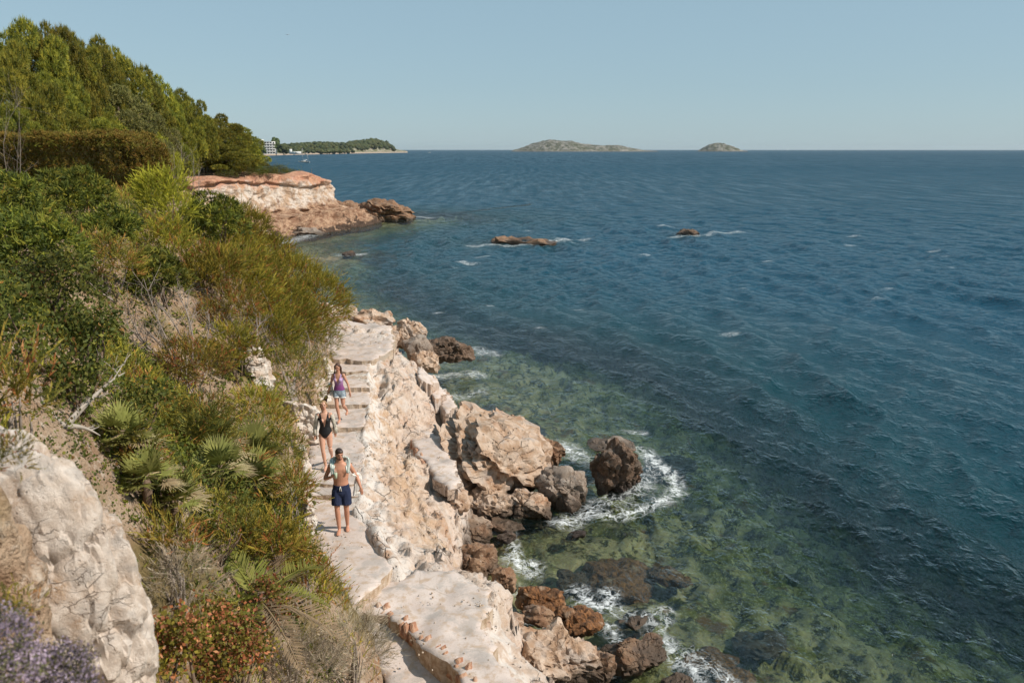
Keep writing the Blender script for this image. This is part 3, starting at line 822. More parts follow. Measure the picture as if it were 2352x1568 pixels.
# grit, chips and leaf litter on the path
def litter():
    rg = np.random.default_rng(12); mb = MB()
    lines = [[(710, 1190, 2.27), (745, 1280, 2.27), (800, 1370, 2.27)], [(702, 1000, 2.47), (700, 1100, 2.47)], [(850, 1400, 2.0), (1020, 1360, 2.06), (1090, 1420, 2.06), (1140, 1560, 2.06)], [(760, 770, 3.24), (880, 790, 3.24)], [(830, 1010, 2.47), (835, 1095, 2.47)], [(740, 930, 2.62), (735, 965, 2.62)], [(850, 1455, 1.84), (900, 1600, 1.66)]]
    D, F = ico(1)
    for ln in lines:
        P = np.array(PW(ln)); L = np.concatenate([[0], np.cumsum(np.linalg.norm(np.diff(P, axis=0), axis=1))])
        for k in range(int(70 * L[-1] / 2)):
            q = np.array([np.interp(rg.uniform(0, L[-1]), L, P[:, a]) for a in range(3)]) + np.append(rg.normal(0, .13, 2), .004)
            r = rg.uniform(.006, .022) * (2 if rg.random() < .06 else 1)
            mb.add(D * r * rg.uniform(.5, 1.2, 3) + q, F)
    setp(mb.build('grit', M_RISER, smooth=False), 'loose chips and grit lying on the path', 'grit', None, 'stuff')
# rounded kerb beside the walking man
def loft_lump(name, line, rad, mat, seed, n=14, amp=.05, kind=None, label=None, cat=None, sub=60, flat=.75):
    P = np.array(PW(line)); L = np.concatenate([[0], np.cumsum(np.linalg.norm(np.diff(P, axis=0), axis=1))])
    s = np.linspace(0, L[-1], sub)
    Q = np.stack([np.interp(s, L, P[:, a]) for a in range(3)], -1)
    r = np.interp(s, L, rad) * np.sqrt(np.clip(np.minimum(s, L[-1] - s) / .12, 0, 1) + .02)
    mb = MB(); mb.tube(Q, np.stack([r * flat, r], -1), n, flat=(0, 0, 1))
    V, F, _ = mb.arrays()
    V = V + unit(V - Q[np.clip((np.arange(len(V)) // n), 0, sub - 1)]) * (fbm(V * 3.5, 4, seed)[:, None] * amp)
    return setp(obj(name, V, F, mat), label, cat, None, kind)

# ------------------------------------------------------------------ boulders
import bmesh
_ico = {}
def ico(sub):
    if sub not in _ico:
        bm = bmesh.new(); bmesh.ops.create_icosphere(bm, subdivisions=sub, radius=1)
        _ico[sub] = (np.array([v.co[:] for v in bm.verts]), np.array([[v.index for v in f.verts] for f in bm.faces])); bm.free()
    return _ico[sub]
def rock_shape(size, seed, sub=5, planes=12, strata=None, rough=.10, fine=.03, cut=(.55, .9), soft=26.0, holes=.0, blocks=.16, boxy=True):
    D, F = ico(sub)
    rg = np.random.default_rng(seed)
    Nn = unit(rg.normal(size=(planes, 3))); off = rg.uniform(*cut, planes)
    bx = np.array(Euler((rg.normal(0, .25), rg.normal(0, .25), rg.uniform(0, 3))).to_matrix())
    if boxy: Nn = np.vstack([Nn, bx, -bx]); off = np.concatenate([off, rg.uniform(.62, .86, 6)])
    q = np.clip(D @ Nn.T, .03, None) / off
    q = np.concatenate([q, np.ones((len(D), 1))], 1)
    r = 1.0 / (np.sum(q ** soft, 1) ** (1 / soft))
    size = np.array(size, float); sc = float(size.mean())
    P = D * r[:, None]
    P = P / np.abs(P).max(0) * size
    u = P / sc
    w = u + .16 * np.stack([fbm(u * 1.6, 3, seed + 41), fbm(u * 1.6 + 4, 3, seed + 42), fbm(u * 1.6 + 8, 3, seed + 43)], -1)
    lv, ck = cell_break(w * 1.35, seed + 50)
    lv2, ck2 = cell_break(w * 3.4, seed + 60)
    P = P + D * ((lv * blocks - ck * .07 + lv2 * blocks * .35 - ck2 * .025) * sc)[:, None]
    if strata is not None:
        sn, fq, am = unit(np.array(strata[0], float)), strata[1] / sc, strata[2] * sc
        s = P @ sn * fq + fbm(P / sc * 1.3, 3, seed + 3) * .7
        k = np.floor(s).astype(np.int64); f = s - k
        o0 = _hash(k, k * 0 + seed, k * 0, 5); o1 = _hash(k + 1, k * 0 + seed, k * 0, 5)
        lay = o0 + (o1 - o0) * sstep(.80, 1.0, f) - .9 * np.exp(-((f - .9) / .07) ** 2) * (.4 + .6 * sstep(-.1, .3, fbm(P / sc * 1.1, 2, seed + 4)))
        side = D - (D @ sn)[:, None] * sn
        P = P + unit(side) * (lay * am * np.linalg.norm(side, axis=1))[:, None]
    u = P / sc
    disp = ridged(u * 1.7, 4, seed + 11) * rough * .8 + fbm(u * 4.5, 4, seed + 17, .6) * rough * .6 + ridged(u * 10, 3, seed + 23) * fine
    if holes: disp -= np.clip(vnoise(u * 3.6, seed + 31) - .28, 0, 1) * holes
    return P + D * (disp * sc)[:, None], F
litter()
def boulder(name, label, box, Y, mat, seed, hy=.5, strata=None, rot=(0, 0, 0), sub=5, grow=1.08, group=None, sink=0.0, top=None, **kw):
    x0, y0, x1, y1 = box
    if Y is None: Y = ground_hit((x0 + x1) / 2, (y0 + 2 * y1) / 3)[1] + .15
    c = UY((x0 + x1) / 2, (y0 + y1) / 2, Y)
    dep = c[1] * _c - (c[2] - CAM_H) * _s
    hx = (x1 - x0) / 2 * dep / FPX * grow
    hv = (y1 - y0) / 2 * dep / FPX * grow
    th = math.atan2(CAM_H - c[2], c[1])
    hyv = hx * hy * 2
    hz = max((hv - .75 * hyv * math.sin(th)) / math.cos(th), .25 * hv)
    if (x1 - x0) * (y1 - y0) < 5200 and sub == 5: sub = 4
    P, F = rock_shape((hx, hyv, hz), seed, sub, strata=strata, **kw)
    R = np.array(Euler(rot).to_matrix())
    P = P @ R.T
    # keep the photographed extent after turning
    ex = (P[:, 0].max() - P[:, 0].min()) / 2; P *= hx / ex
    c = c - np.array((0, 0, sink))
    if top is not None: c[2] = top - P[:, 2].max()
    o = obj(name, P, F, mat, loc=tuple(c))
    try:
        o.data.set_sharp_from_angle(angle=math.radians(38))
    except Exception: pass
    setp(o, label, 'rock', group)
    return o
t = NT('weedy_rock')
p = t.pos(); n1 = t.noise(t.scalev(p, (1, 1, .35)), 9, 6, .7, .8); n2 = t.noise(p, 2, 4)
c = t.mix(t.smooth(n1, .35, .65), (0.07, 0.03, 0.012), (0.34, 0.15, 0.055))
c = t.mix(t.smooth(n2, .55, .7), c, (0.40, 0.27, 0.18))
M_WEED = t.fin(c, .55, t.bump(n1, 1.0, .12), .4)
M_FORE = rock_material('weathered_limestone', (0.64, 0.56, 0.495), (0.52, 0.43, 0.36), (0.40, 0.26, 0.16), (0.36, 0.32, 0.29), 3.4, wet_top=-5, rustamt=.5, pits=.35)
S1 = ((.35, .25, .9), 5.0, .10)
boulder('boulder', 'largest pale slab of tilted limestone layers at the water', (1012, 940, 1252, 1140), 22.7, M_PALE, 4, .55, ((.45, -.2, .87), 7, .19), (math.radians(8), math.radians(16), .3), sub=5, planes=9, rough=.09, blocks=.07)
boulder('boulder', 'wedge of pale rock peeking up behind the largest slab', (1128, 950, 1224, 1014), 25.0, M_PALE, 8, .5, ((.5, 0, .85), 5, .12), (0, math.radians(22), 0))
boulder('boulder', 'narrow dark brown rock running down into the foam', (1210, 1003, 1294, 1072), 24.0, M_BROWN, 12, .45, ((.6, .1, .8), 6, .14), (0, math.radians(35), .4))
boulder('boulder', 'smooth grey boulder with a deep shadowed side', (1236, 1058, 1352, 1194), 21.8, M_GREY, 17, .45, None, (0, .1, .2), planes=8, rough=.07)
boulder('boulder', 'pitted tan block full of holes under the largest slab', (1050, 1098, 1192, 1228), 20.7, M_PALE, 23, .45, ((.2, -.1, .95), 5, .14), (0, math.radians(10), .1), holes=.5, rough=.13)
boulder('boulder', 'tan rock wedged between the pitted block and the grey boulder', (1165, 1128, 1262, 1206), 20.9, M_PALE, 27, .4, S1, (0, .3, .2))
boulder('boulder', 'low pale rock on the shore beside the concrete shelf', (1060, 1010, 1130, 1080), 22.2, M_PALE, 29, .6, S1)
boulder('boulder', 'upright dark brown rock standing alone in a ring of foam', (1356, 1008, 1472, 1146), 22.5, M_DARK, 31, .40, ((.86, .25, -.18), 4.5, .22), (0, 0, .3), planes=8, soft=20)
boulder('boulder', 'flat wet purple-grey rock just awash behind the foam-ringed rock', (1350, 996, 1452, 1034), 25.6, M_GREY, 35, .5, None, sink=.12)
boulder('boulder', 'brown rounded rock at the water below the terrace corner', (1038, 1238, 1144, 1344), 17.6, M_BROWN, 41, .45, None, (0, .2, .3), rough=.15, holes=.3)
boulder('boulder', 'dark undercut rock in shadow below the orange slope', (1040, 1190, 1130, 1260), 19.2, M_BROWN, 43, .45, S1, sink=.1)
boulder('boulder', 'small wet rock in the white water under the pitted block', (1140, 1215, 1185, 1250), 18.9, M_DARK, 44, .5)
boulder('boulder', 'weed-covered brown rock, upper of the two in the wash', (1188, 1328, 1298, 1428), 15.9, M_WEED, 47, .5, None, (0, .35, .6), rough=.12)
boulder('boulder', 'weed-covered brown rock, lower of the two in the wash', (1262, 1376, 1380, 1488), 15.0, M_WEED, 51, .5, None, (0, .5, .6), rough=.12)
boulder('boulder', 'large pinkish rock with a flat grey top at the lower edge', (1190, 1420, 1384, 1600), 13.7, M_PALE, 53, .42, ((.9, .3, -.25), 4, .13), (0, .12, .1), sub=5, planes=10)
boulder('boulder', 'pyramid shaped brown rock in the foam at the lower edge', (1388, 1438, 1530, 1566), 14.2, M_BROWN, 59, .45, None, (0, .1, .5), planes=6, soft=22, rough=.07, cut=(.5, .8))
boulder('boulder', 'low brown rock cut by the bottom edge', (1520, 1544, 1616, 1620), 13.2, M_BROWN, 61, .5)
boulder('boulder', 'thin upright brown rib of rock beside the terrace', (1145, 1436, 1215, 1560), 13.9, M_PALE, 67, .4, ((.95, .2, -.1), 4, .2), (0, .15, 0))
boulder('boulder', 'small tan rock between the terrace and the weed-covered rocks', (1150, 1462, 1200, 1530), 13.7, M_BROWN, 68, .5)
boulder('boulder', 'tilted brown crag, tallest of the rocks beyond the steps', (902, 732, 978, 806), 33.6, M_PALE, 71, .5, ((.6, .3, .7), 5, .15), (0, math.radians(25), .3))
boulder('boulder', 'smooth grey faced rock leaning on the tilted crag', (922, 766, 992, 838), 32.6, M_GREY, 73, .45, None, planes=7, soft=22, rough=.05)
boulder('boulder', 'dark seaweed-stained rock beyond the steps with foam at its right', (982, 768, 1090, 836), 35.6, M_DARK, 79, .5, None, (0, .1, .2), rough=.14)
boulder('boulder', 'tan rock at the foot of the grey faced rock', (940, 800, 1006, 868), 31.6, M_PALE, 83, .5, S1, (0, .3, 0))
boulder('boulder', 'pale broken outcrop at the far end of the path', (792, 712, 905, 766), 33.4, M_PALE, 87, .5, S1, rough=.14)
boulder('boulder', 'grey tan boulder on the seaward edge of the path plateau', (858, 742, 914, 812), 31.5, M_PALE, 89, .5, None, rough=.14)
boulder('boulder', 'low stone half buried left of the outcrop', (745, 722, 800, 752), 32.5, M_PALE, 90, .6)
boulder('sea_rock', 'long flat brown reef rock out in the sea', (1130, 540, 1286, 568), 88.5, M_BROWN, 91, .35, ((.1, 0, 1), 3, .1), rough=.13, sink=.3)
boulder('sea_rock', 'small jagged dark rock farthest out with foam round it', (1557, 521, 1608, 546), 96, M_DARK, 93, .5, None, rough=.2, sink=.2)
boulder('sea_rock', 'small dark rock with a white splash in the cove', (782, 573, 814, 590), 77.5, M_DARK, 95, .5, sink=.15)
for i, (b, Y, m, l) in enumerate([((1052, 1176, 1130, 1236), 19.6, M_PALE, 'tan ledge under the pitted block at the waterline'), ((1120, 1188, 1200, 1226), 19.8, M_BROWN, 'wet brown ledge in the shadow of the tan rocks'),
    ((1196, 1376, 1268, 1446), 14.9, M_BROWN, 'brown ledge between the weed-covered rocks and the pinkish rock'), ((1146, 1398, 1204, 1470), 14.4, M_PALE, 'tan block against the terrace edge'),
    ((1352, 1488, 1412, 1580), 13.6, M_BROWN, 'brown wedge between the pinkish rock and the pyramid shaped rock'), ((1128, 1296, 1186, 1362), 16.2, M_BROWN, 'brown stone below the terrace corner beside the rounded rock'),
    ((1020, 1120, 1080, 1190), 19.4, M_PALE, 'tan block at the end of the concrete shelf'), ((1090, 960, 1150, 1010), 24.2, M_PALE, 'tan block filling the gap behind the largest slab')]):
    boulder('boulder', l, b, Y, m, 150 + i * 5, .5, S1, (0, .15, .4 * i), sub=4, rough=.12)
# submerged and awash stones
for i, (b, Y, m, l) in enumerate([
    ((1336, 1212, 1510, 1322), 18.2, M_WEED, 'long dark submerged ridge in the green shallows'), ((1280, 1262, 1352, 1308), 17.8, M_BROWN, 'round brown submerged stone left of the long submerged ridge'),
    ((1500, 1236, 1592, 1292), 18.0, M_WEED, 'dark submerged stone right of the long submerged ridge'), ((1420, 1378, 1522, 1452), 15.6, M_BROWN, 'brown stone awash among threads of foam'),
    ((1230, 1340, 1330, 1380), 16.4, M_DARK, 'dark stone just under water behind the weed-covered rocks'), ((1570, 1466, 1700, 1536), 14.6, M_WEED, 'long brown submerged stone near the lower edge'),
    ((1690, 1424, 1810, 1500), 15.2, M_BROWN, 'wide submerged stone farthest right in the shallows'), ((1480, 960, 1600, 1020), 25.5, M_DARK, 'dark submerged shelf beyond the foam-ringed rock'),
    ((1300, 1210, 1345, 1235), 19.6, M_DARK, 'small dark stone awash below the grey boulder'), ((1640, 1530, 1740, 1590), 13.7, M_WEED, 'dark submerged stone at the bottom edge'),
    ((1060, 880, 1150, 920), 31, M_BROWN, 'submerged brown stone off the sea steps'), ((1150, 920, 1250, 960), 28.5, M_DARK, 'submerged dark stone off the back wedge of rock')]):
    boulder('boulder', l, b, Y, m, 200 + i * 3, .5, None, (0, .2, .3 * i), sub=4, top=.06 if i in (3, 8) else -.10 - .05 * (i % 3), rough=.14)
# whitewashed outcrops on the bank side of the path
for i, (b, Y, l) in enumerate([((648, 906, 742, 1030), None, 'white limewashed rock at the foot of the bank beside the stairs'), ((556, 795, 626, 930), None, 'bare white rock face showing between bushes on the bank'),
                               ((690, 1112, 728, 1275), None, 'pale bank stone beside the walking man'), ((714, 868, 764, 948), None, 'white bank stone beside the middle steps'),
                               ((734, 820, 766, 880), None, 'white bank stone beside the top step'), ((676, 1010, 716, 1120), None, 'narrow pale bank stone between the first woman and the bushes')]):
    boulder('bank_stone', l, b, Y, M_LIME, 300 + i * 7, .45, ((.3, .1, .9), 5, .08), (0, 0, .35), sub=5, rough=.14, sink=.02)
boulder('foreground_rock', 'big pale pitted rock in the left foreground, out of focus', (-125, 958, 362, 2030), 4.35, M_FORE, 423, .30, None, (.0, .0, .0), sub=6, planes=5, rough=.075, fine=.016, grow=1.0, cut=(.80, .97), blocks=.022, soft=10, boxy=False)
boulder('foreground_rock', 'brown earthy rock shoulder left of the big foreground rock', (-270, 1045, 112, 1760), 3.75, M_SOIL, 405, .4, None, sub=5, rough=.12, grow=1.0, blocks=.05, soft=8)

# ------------------------------------------------------------------ far cliff
def cliff():
    top = np.array([(-43, 80), (-37.5, 87), (-33.6, 91), (-31.5, 97), (-29, 103), (-27.2, 108), (-25.4, 111.8), (-26.4, 115), (-30, 120), (-38, 127), (-55, 137)])
    rub_z = np.interp(np.arange(len(top)), [0, 1, 2, 4, 6, 10], [.9, 1.2, 1.5, 2.6, 2.6, 2.0])
    rub_w = np.interp(np.arange(len(top)), [0, 2, 4, 6, 7, 10], [4.0, 4.0, 6.0, 6.2, 5.0, 5.0])
    L = np.concatenate([[0], np.cumsum(np.linalg.norm(np.diff(top, axis=0), axis=1))])
    s = np.linspace(0, L[-1], 330)
    T = np.stack([np.interp(s, L, top[:, 0]), np.interp(s, L, top[:, 1])], -1)
    for _ in range(14): T[1:-1] = (T[:-2] + 2 * T[1:-1] + T[2:]) / 4
    tg = unit(np.gradient(T, axis=0)); nr = np.stack([tg[:, 1], -tg[:, 0]], -1)
    rz = np.interp(s, L, rub_z); rw = np.interp(s, L, rub_w)
    nv = 110
    tv = np.linspace(0, 1, nv)
    Tt, Ss = np.meshgrid(tv, s)
    zt = (7.02 + .35 * fbm(np.stack([s * .25, s * 0, s * 0], -1), 3, 9) - .95 * sstep(L[5], L[6] - .5, s) * (1 - sstep(L[8], L[9], s)))[:, None]
    rzz, rww = rz[:, None], rw[:, None]
    a = np.clip(Tt / .55, 0, 1); b = np.clip((Tt - .55) / .45, 0, 1)
    inn = np.clip(1 - Tt / .04, 0, 1)
    z = zt + (rzz - zt) * a + (-1.0 - rzz) * b
    off = -.9 * inn + .75 * a + rww * b ** .8
    z = z + .0 * inn
    P = np.stack([T[:, 0][:, None] + nr[:, 0][:, None] * off, T[:, 1][:, None] + nr[:, 1][:, None] * off, z], -1).reshape(-1, 3)
    aa, bb = a.ravel(), b.ravel()
    N3 = np.repeat(np.column_stack([nr, np.zeros(len(nr))]), nv, 0)
    N3 = unit(N3 + np.array((0, 0, 1.0)) * sstep(0.05, .5, bb)[:, None])
    q = P.copy(); q[:, 2] *= 1.6
    hgt = P[:, 2] + 1.5 * fbm(P * .16, 3, 501)
    ledge = sstep(5.6, 5.75, hgt) * .55 * (.6 + .8 * fbm(P * .35, 2, 511)) - .16 * np.exp(-((hgt - 5.55) / .3) ** 2)
    bulk = ridged(P * .16, 3, 521) * .9 + ridged(P * .42, 3, 523) * .5
    lay = (_hash(np.floor(hgt * 2.2).astype(np.int64), np.zeros(len(P), np.int64), np.zeros(len(P), np.int64), 3)) * .06
    rubb = (ridged(q * .33, 4, 531) * .9 + ridged(q * .8, 5, 541, .6) * .75 + fbm(q * 2.4, 3, 551) * .28) * sstep(.75, 1.2, aa + bb)
    gul = -np.clip(ridged(np.stack([q[:, 0] * .5, q[:, 1] * .5, q[:, 2] * .12], -1), 2, 555) - .45, 0, 1) * 1.5 * (1 - sstep(0, .3, bb))
    fine = fbm(q * 1.3, 5, 561, .6) * .30
    P = P + N3 * (ledge + bulk * (1 - .5 * sstep(0, .3, bb)) + lay + rubb + fine + gul)[:, None] * (1 - inn.ravel() * .9)[:, None]
    t = NT('cliff_rock')
    p = t.pos()
    n1 = t.noise(p, .28, 6, .6, .5); n2 = t.noise(p, 1.1, 6, .65, .4); n3 = t.noise(p, 4.0, 4, .6)
    z = t.sep(p)[2]
    zz = t.math('ADD', z, t.math('MULTIPLY', t.math('SUBTRACT', n1, .5), 5.0))
    zz = t.math('ADD', zz, t.math('MULTIPLY', t.math('SUBTRACT', n2, .5), 2.6))
    white = t.mix(t.smooth(n2, .42, .62), (0.60, 0.52, 0.45), (0.46, 0.32, 0.22))
    red = t.mix(t.smooth(n2, .35, .65), (0.40, 0.14, 0.07), (0.54, 0.31, 0.20))
    tan = t.mix(t.smooth(n2, .35, .65), (0.20, 0.105, 0.065), (0.48, 0.32, 0.215))
    c = t.mix(t.smooth(zz, 2.6, 3.3), tan, white)
    c = t.mix(t.math('MULTIPLY', t.smooth(zz, 5.0, 6.3), .85), c, red)
    c = t.mix(t.math('MULTIPLY', t.smooth(n3, .50, .66), .5), c, (0.20, 0.11, 0.07))
    c = t.mix(t.smooth(zz, .95, .35), c, (0.09, 0.06, 0.045))
    m = t.fin(c, .95, t.bump(t.math('ADD', n2, t.math('MULTIPLY', n3, .5)), .8, .35), .15)
    o = obj('cliff', P, grid_faces(len(s), nv), m)
    setp(o, 'white and red sea cliff with a rubble foot across the cove', None, None, 'structure')
    return m
M_CLIFF = cliff()
boulder('boulder', 'long dark brown rock forming the tip of the cliff point', (818, 456, 950, 512), 117.5, M_BROWN, 601, .4, ((.1, 0, 1), 4, .12), (0, .12, .2), rough=.14, sink=.3)
boulder('boulder', 'brown ledge joining the cliff to the point rock', (742, 462, 828, 524), 112.5, M_BROWN, 605, .5, ((.1, 0, 1), 4, .12), (0, .2, 0), rough=.14, sink=.4)
for i, (b, Y, l) in enumerate([((606, 538, 650, 566), 88.5, 'dark boulder at the waterline nearest the bushes under the cliff'), ((655, 518, 745, 545), 98, 'flat grey brown rock at the waterline below the middle of the cliff'), ((565, 520, 630, 556), 89.5, 'pale boulder pile at the left foot of the cliff'),
                               ((690, 500, 760, 530), 103, 'brown rubble block below the right part of the cliff')]):
    boulder('boulder', l, b, Y, [M_DARK, M_GREY, M_PALE, M_BROWN][i], 620 + i, .5, None, (0, .1, .2), sub=4, rough=.15, sink=.2)
# ------------------------------------------------------------------ plants
t = NT('foliage')
col = t.attr('Col')
rnd = t.new('ShaderNodeObjectInfo').outputs['Random']
hsv = t.new('ShaderNodeHueSaturation')
t.l.new(col, hsv.inputs['Color'])
t.l.new(t.math('ADD', .485, t.math('MULTIPLY', rnd, .03)), hsv.inputs['Hue'])
t.l.new(t.math('ADD', .76, t.math('MULTIPLY', rnd, .42)), hsv.inputs['Value'])
t.fin(hsv.outputs[0], .65, None, .25)
tl = t.new('ShaderNodeBsdfTranslucent'); t.l.new(hsv.outputs[0], tl.inputs[0])
mx = t.new('ShaderNodeMixShader'); mx.inputs[0].default_value = .28
t.l.new(t.p.outputs[0], mx.inputs[1]); t.l.new(tl.outputs[0], mx.inputs[2]); t.l.new(mx.outputs[0], t.out.inputs[0])
M_LEAF = t.m
t = NT('bark'); n = t.noise(t.scalev(t.objc(), (1, 1, .25)), 14, 5, .6)
M_BARK = t.fin(t.mix(n, (0.10, 0.065, 0.045), (0.26, 0.19, 0.14)), .95, t.bump(n, .8, .03), .1)
t = NT('silver_twig'); n = t.noise(t.objc(), 9, 4, .6)
M_TWIG = t.fin(t.mix(n, (0.17, 0.13, 0.105), (0.36, 0.31, 0.27)), .9, None, .1)

def rot_perp(d, rg):
    a = rg.normal(size=d.shape)
    return unit(a - np.sum(a * d, -1, keepdims=True) * d)
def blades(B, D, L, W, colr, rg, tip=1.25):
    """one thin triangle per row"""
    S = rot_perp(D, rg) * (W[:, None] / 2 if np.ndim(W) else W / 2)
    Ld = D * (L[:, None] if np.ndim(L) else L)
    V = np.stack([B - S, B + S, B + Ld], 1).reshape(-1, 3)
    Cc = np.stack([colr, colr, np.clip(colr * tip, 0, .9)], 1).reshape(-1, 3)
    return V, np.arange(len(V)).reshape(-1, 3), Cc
def leaves(B, D, L, W, colr, rg):
    """diamond leaf, two triangles"""
    S = rot_perp(D, rg) * (W[:, None] / 2)
    Ld = D * L[:, None]
    V = np.stack([B, B + Ld * .5 - S, B + Ld, B + Ld * .5 + S], 1).reshape(-1, 3)
    Cc = np.repeat(colr, 4, 0)
    return V, np.arange(len(V)).reshape(-1, 4), Cc
def palette(cols, w, N, rg):
    cols = np.array(cols, float) * np.array((1.56, 1.39, 1.0)); w = np.array(w, float); w /= w.sum()
    return cols[rg.choice(len(cols), N, p=w)]
SP = {  # palette, weights, style, tuft length, blade width, blades per tuft, spread, upward bias, tufts per square metre
 'pine':    ([(.165, .175, .035), (.12, .14, .030), (.22, .21, .038), (.070, .090, .024)], (4, 4, 3, 2), 'tuft', .29, .055, 10, .62, .60, 32),
 'olive':   ([(.14, .15, .065), (.10, .115, .05), (.18, .18, .085)], (4, 3, 2), 'tuft', .22, .07, 9, .9, .35, 30),
 'juniper': ([(.075, .098, .022), (.12, .14, .026), (.050, .070, .020), (.16, .16, .030)], (4, 4, 3, 2), 'tuft', .17, .026, 11, .62, .45, 100),
 'dark':    ([(.050, .070, .020), (.075, .095, .024), (.11, .12, .03), (.13, .075, .03)], (4, 4, 2, .6), 'leaf', .060, .032, 8, 1.0, .3, 150),
 'lime':    ([(.24, .24, .035), (.19, .20, .032), (.15, .165, .03)], (4, 4, 2), 'plume', .36, .016, 22, .36, 1.0, 85),
 'feather': ([(.20, .19, .032), (.15, .155, .030), (.25, .215, .04), (.25, .12, .045), (.10, .115, .025)], (4, 4, 2, 1, 2), 'plume', .30, .014, 20, .42, .75, 110),
 'rusty':   ([(.17, .155, .035), (.25, .11, .045), (.22, .175, .045), (.12, .125, .03), (.29, .16, .08)], (5, 2, 3, 6, 1), 'plume', .25, .012, 18, .45, .75, 130),
 'heath':   ([(.13, .13, .030), (.18, .16, .035), (.22, .115, .045), (.085, .095, .025), (.24, .20, .06)], (4, 3, 1.6, 4, 1), 'plume', .18, .011, 15, .5, .65, 190),
 'hedge':   ([(.115, .088, .024), (.155, .118, .030), (.18, .112, .036), (.12, .118, .026)], (4, 3, 1.5, 3), 'tuft', .15, .035, 9, .9, .3, 120),
 'pink':    ([(.10, .098, .025), (.14, .125, .03), (.28, .11, .075), (.33, .17, .12), (.18, .07, .045)], (5, 4, 2.2, 1.6, 2), 'leaf', .05, .032, 9, 1.0, .3, 260),
 'dry':     ([(.235, .215, .225), (.175, .155, .155), (.275, .26, .27), (.12, .11, .09)], (4, 4, 2, 1), 'plume', .28, .006, 16, .55, .6, 190),
 'thyme':   ([(.09, .10, .06), (.11, .11, .08), (.235, .205, .37), (.28, .25, .44)], (3, 2, 4, 3), 'leaf', .012, .008, 8, 1.2, .2, 2200),
}
def foliage(points, dirs, sp, rg, lobe_shift=None, lscale=1.0, thin=1.0):
    cols, w, style, L, W, nb, spread, up, dens = SP[sp]
    nb = max(4, int(nb * thin)); W = W / thin ** .8
    N = len(points)
    base = palette(cols, w, N, rg)
    if lobe_shift is not None: base = base * lobe_shift
    base = base * rg.uniform(.8, 1.2, (N, 1))
    L = L * lscale; W = W * min(lscale, 1.0) ** .7
    d = unit(dirs + np.array((0, 0, up)) * rg.uniform(.4, 1.3, (N, 1)) + rg.normal(0, .25, (N, 3)))
    if style == 'tuft':
        P = np.repeat(points, nb, 0) + rg.normal(0, L * .12, (N * nb, 3))
        D = unit(np.repeat(d, nb, 0) + rg.normal(0, spread, (N * nb, 3)))
        return blades(P, D, L * rg.uniform(.55, 1.1, N * nb), W * rg.uniform(.7, 1.3, N * nb), np.repeat(base, nb, 0), rg)
    if style == 'leaf':
        P = np.repeat(points, nb, 0) + rg.normal(0, L * 1.3, (N * nb, 3))
        D = unit(np.repeat(d, nb, 0) + rg.normal(0, spread, (N * nb, 3)))
        cc = np.repeat(base, nb, 0) * rg.uniform(.8, 1.25, (N * nb, 1))
        return leaves(P, D, L * rg.uniform(.6, 1.2, N * nb), W * rg.uniform(.7, 1.2, N * nb), cc, rg)
    # plume: needles set along a thin stem
    tt = np.tile(np.linspace(.05, 1.0, nb), N)
    LL = np.repeat(L * rg.uniform(.6, 1.25, N), nb)
    dd = np.repeat(d, nb, 0)
    bend = np.repeat(rg.normal(0, .28, (N, 3)), nb, 0)
    P = np.repeat(points, nb, 0) + dd * (LL * tt)[:, None] + bend * (LL * tt ** 2)[:, None]
    D = unit(dd + bend * tt[:, None] + rot_perp(dd, rg) * (spread * 1.1 * (1.1 - .6 * tt))[:, None])
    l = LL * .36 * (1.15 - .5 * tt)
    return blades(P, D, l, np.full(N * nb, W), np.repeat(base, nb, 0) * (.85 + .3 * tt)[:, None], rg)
def lobes_of(dim, n, rg, rmin=.30, rmax=.46, flat=.0):
    """overlapping lobes in the upper part of an ellipsoid (base at z=0)"""
    a, b, h = dim
    u = unit(rg.normal(size=(n, 3))); u[:, 2] = np.abs(u[:, 2]) * .95 - .12
    rad = rg.uniform(.45, .72, n) ** .8
    c = u * rad[:, None] * np.array((a, b, h * .62)) + np.array((0, 0, h * .40))
    r = rg.uniform(rmin, rmax, n) * (a * b * h * .6) ** (1 / 3)
    return c, r
def shell_points(c, r, dens, rg, squash=.85, low=-.35):
    P, Nn, sh = [], [], []
    for k in range(len(c)):
        m = max(6, int(4 * math.pi * r[k] ** 2 * dens * .62))
        n = unit(rg.normal(size=(m, 3))); n = n[n[:, 2] > low - .3 * rg.random(len(n))]
        p = c[k] + n * r[k] * np.array((1, 1, squash)) * rg.uniform(.72, 1.06, (len(n), 1))
        ok = np.ones(len(p), bool)
        for j in range(len(c)):
            if j != k: ok &= np.linalg.norm((p - c[j]) / np.array((1, 1, squash)), axis=1) > r[j] * .70
        P.append(p[ok]); Nn.append(n[ok]); sh.append(np.full((ok.sum(), 1), rg.uniform(.72, 1.25)))
    return np.vstack(P), np.vstack(Nn), np.vstack(sh)
def stems(c, rg, base=(0, 0, 0), r0=.05, mat=None, n=7, k=5, wob=.12, frac=.9, spread=.1):
    mb = MB()
    for q in c[:n] if len(c) > n else c:
        b = np.array(base) + np.append(rg.normal(0, spread, 2), 0)
        s = np.linspace(0, 1, k + 1)[:, None]
        L = np.linalg.norm(q - b)
        mid = (b + q) / 2 + np.array((0, 0, -.05 * L)) + rg.normal(0, wob * L * .5, 3)
        P = (1 - s) ** 2 * b + 2 * s * (1 - s) * mid + s ** 2 * (b + (q - b) * frac)
        mb.tube(P, r0 * (1 - .75 * s[:, 0]), 5)
    return mb
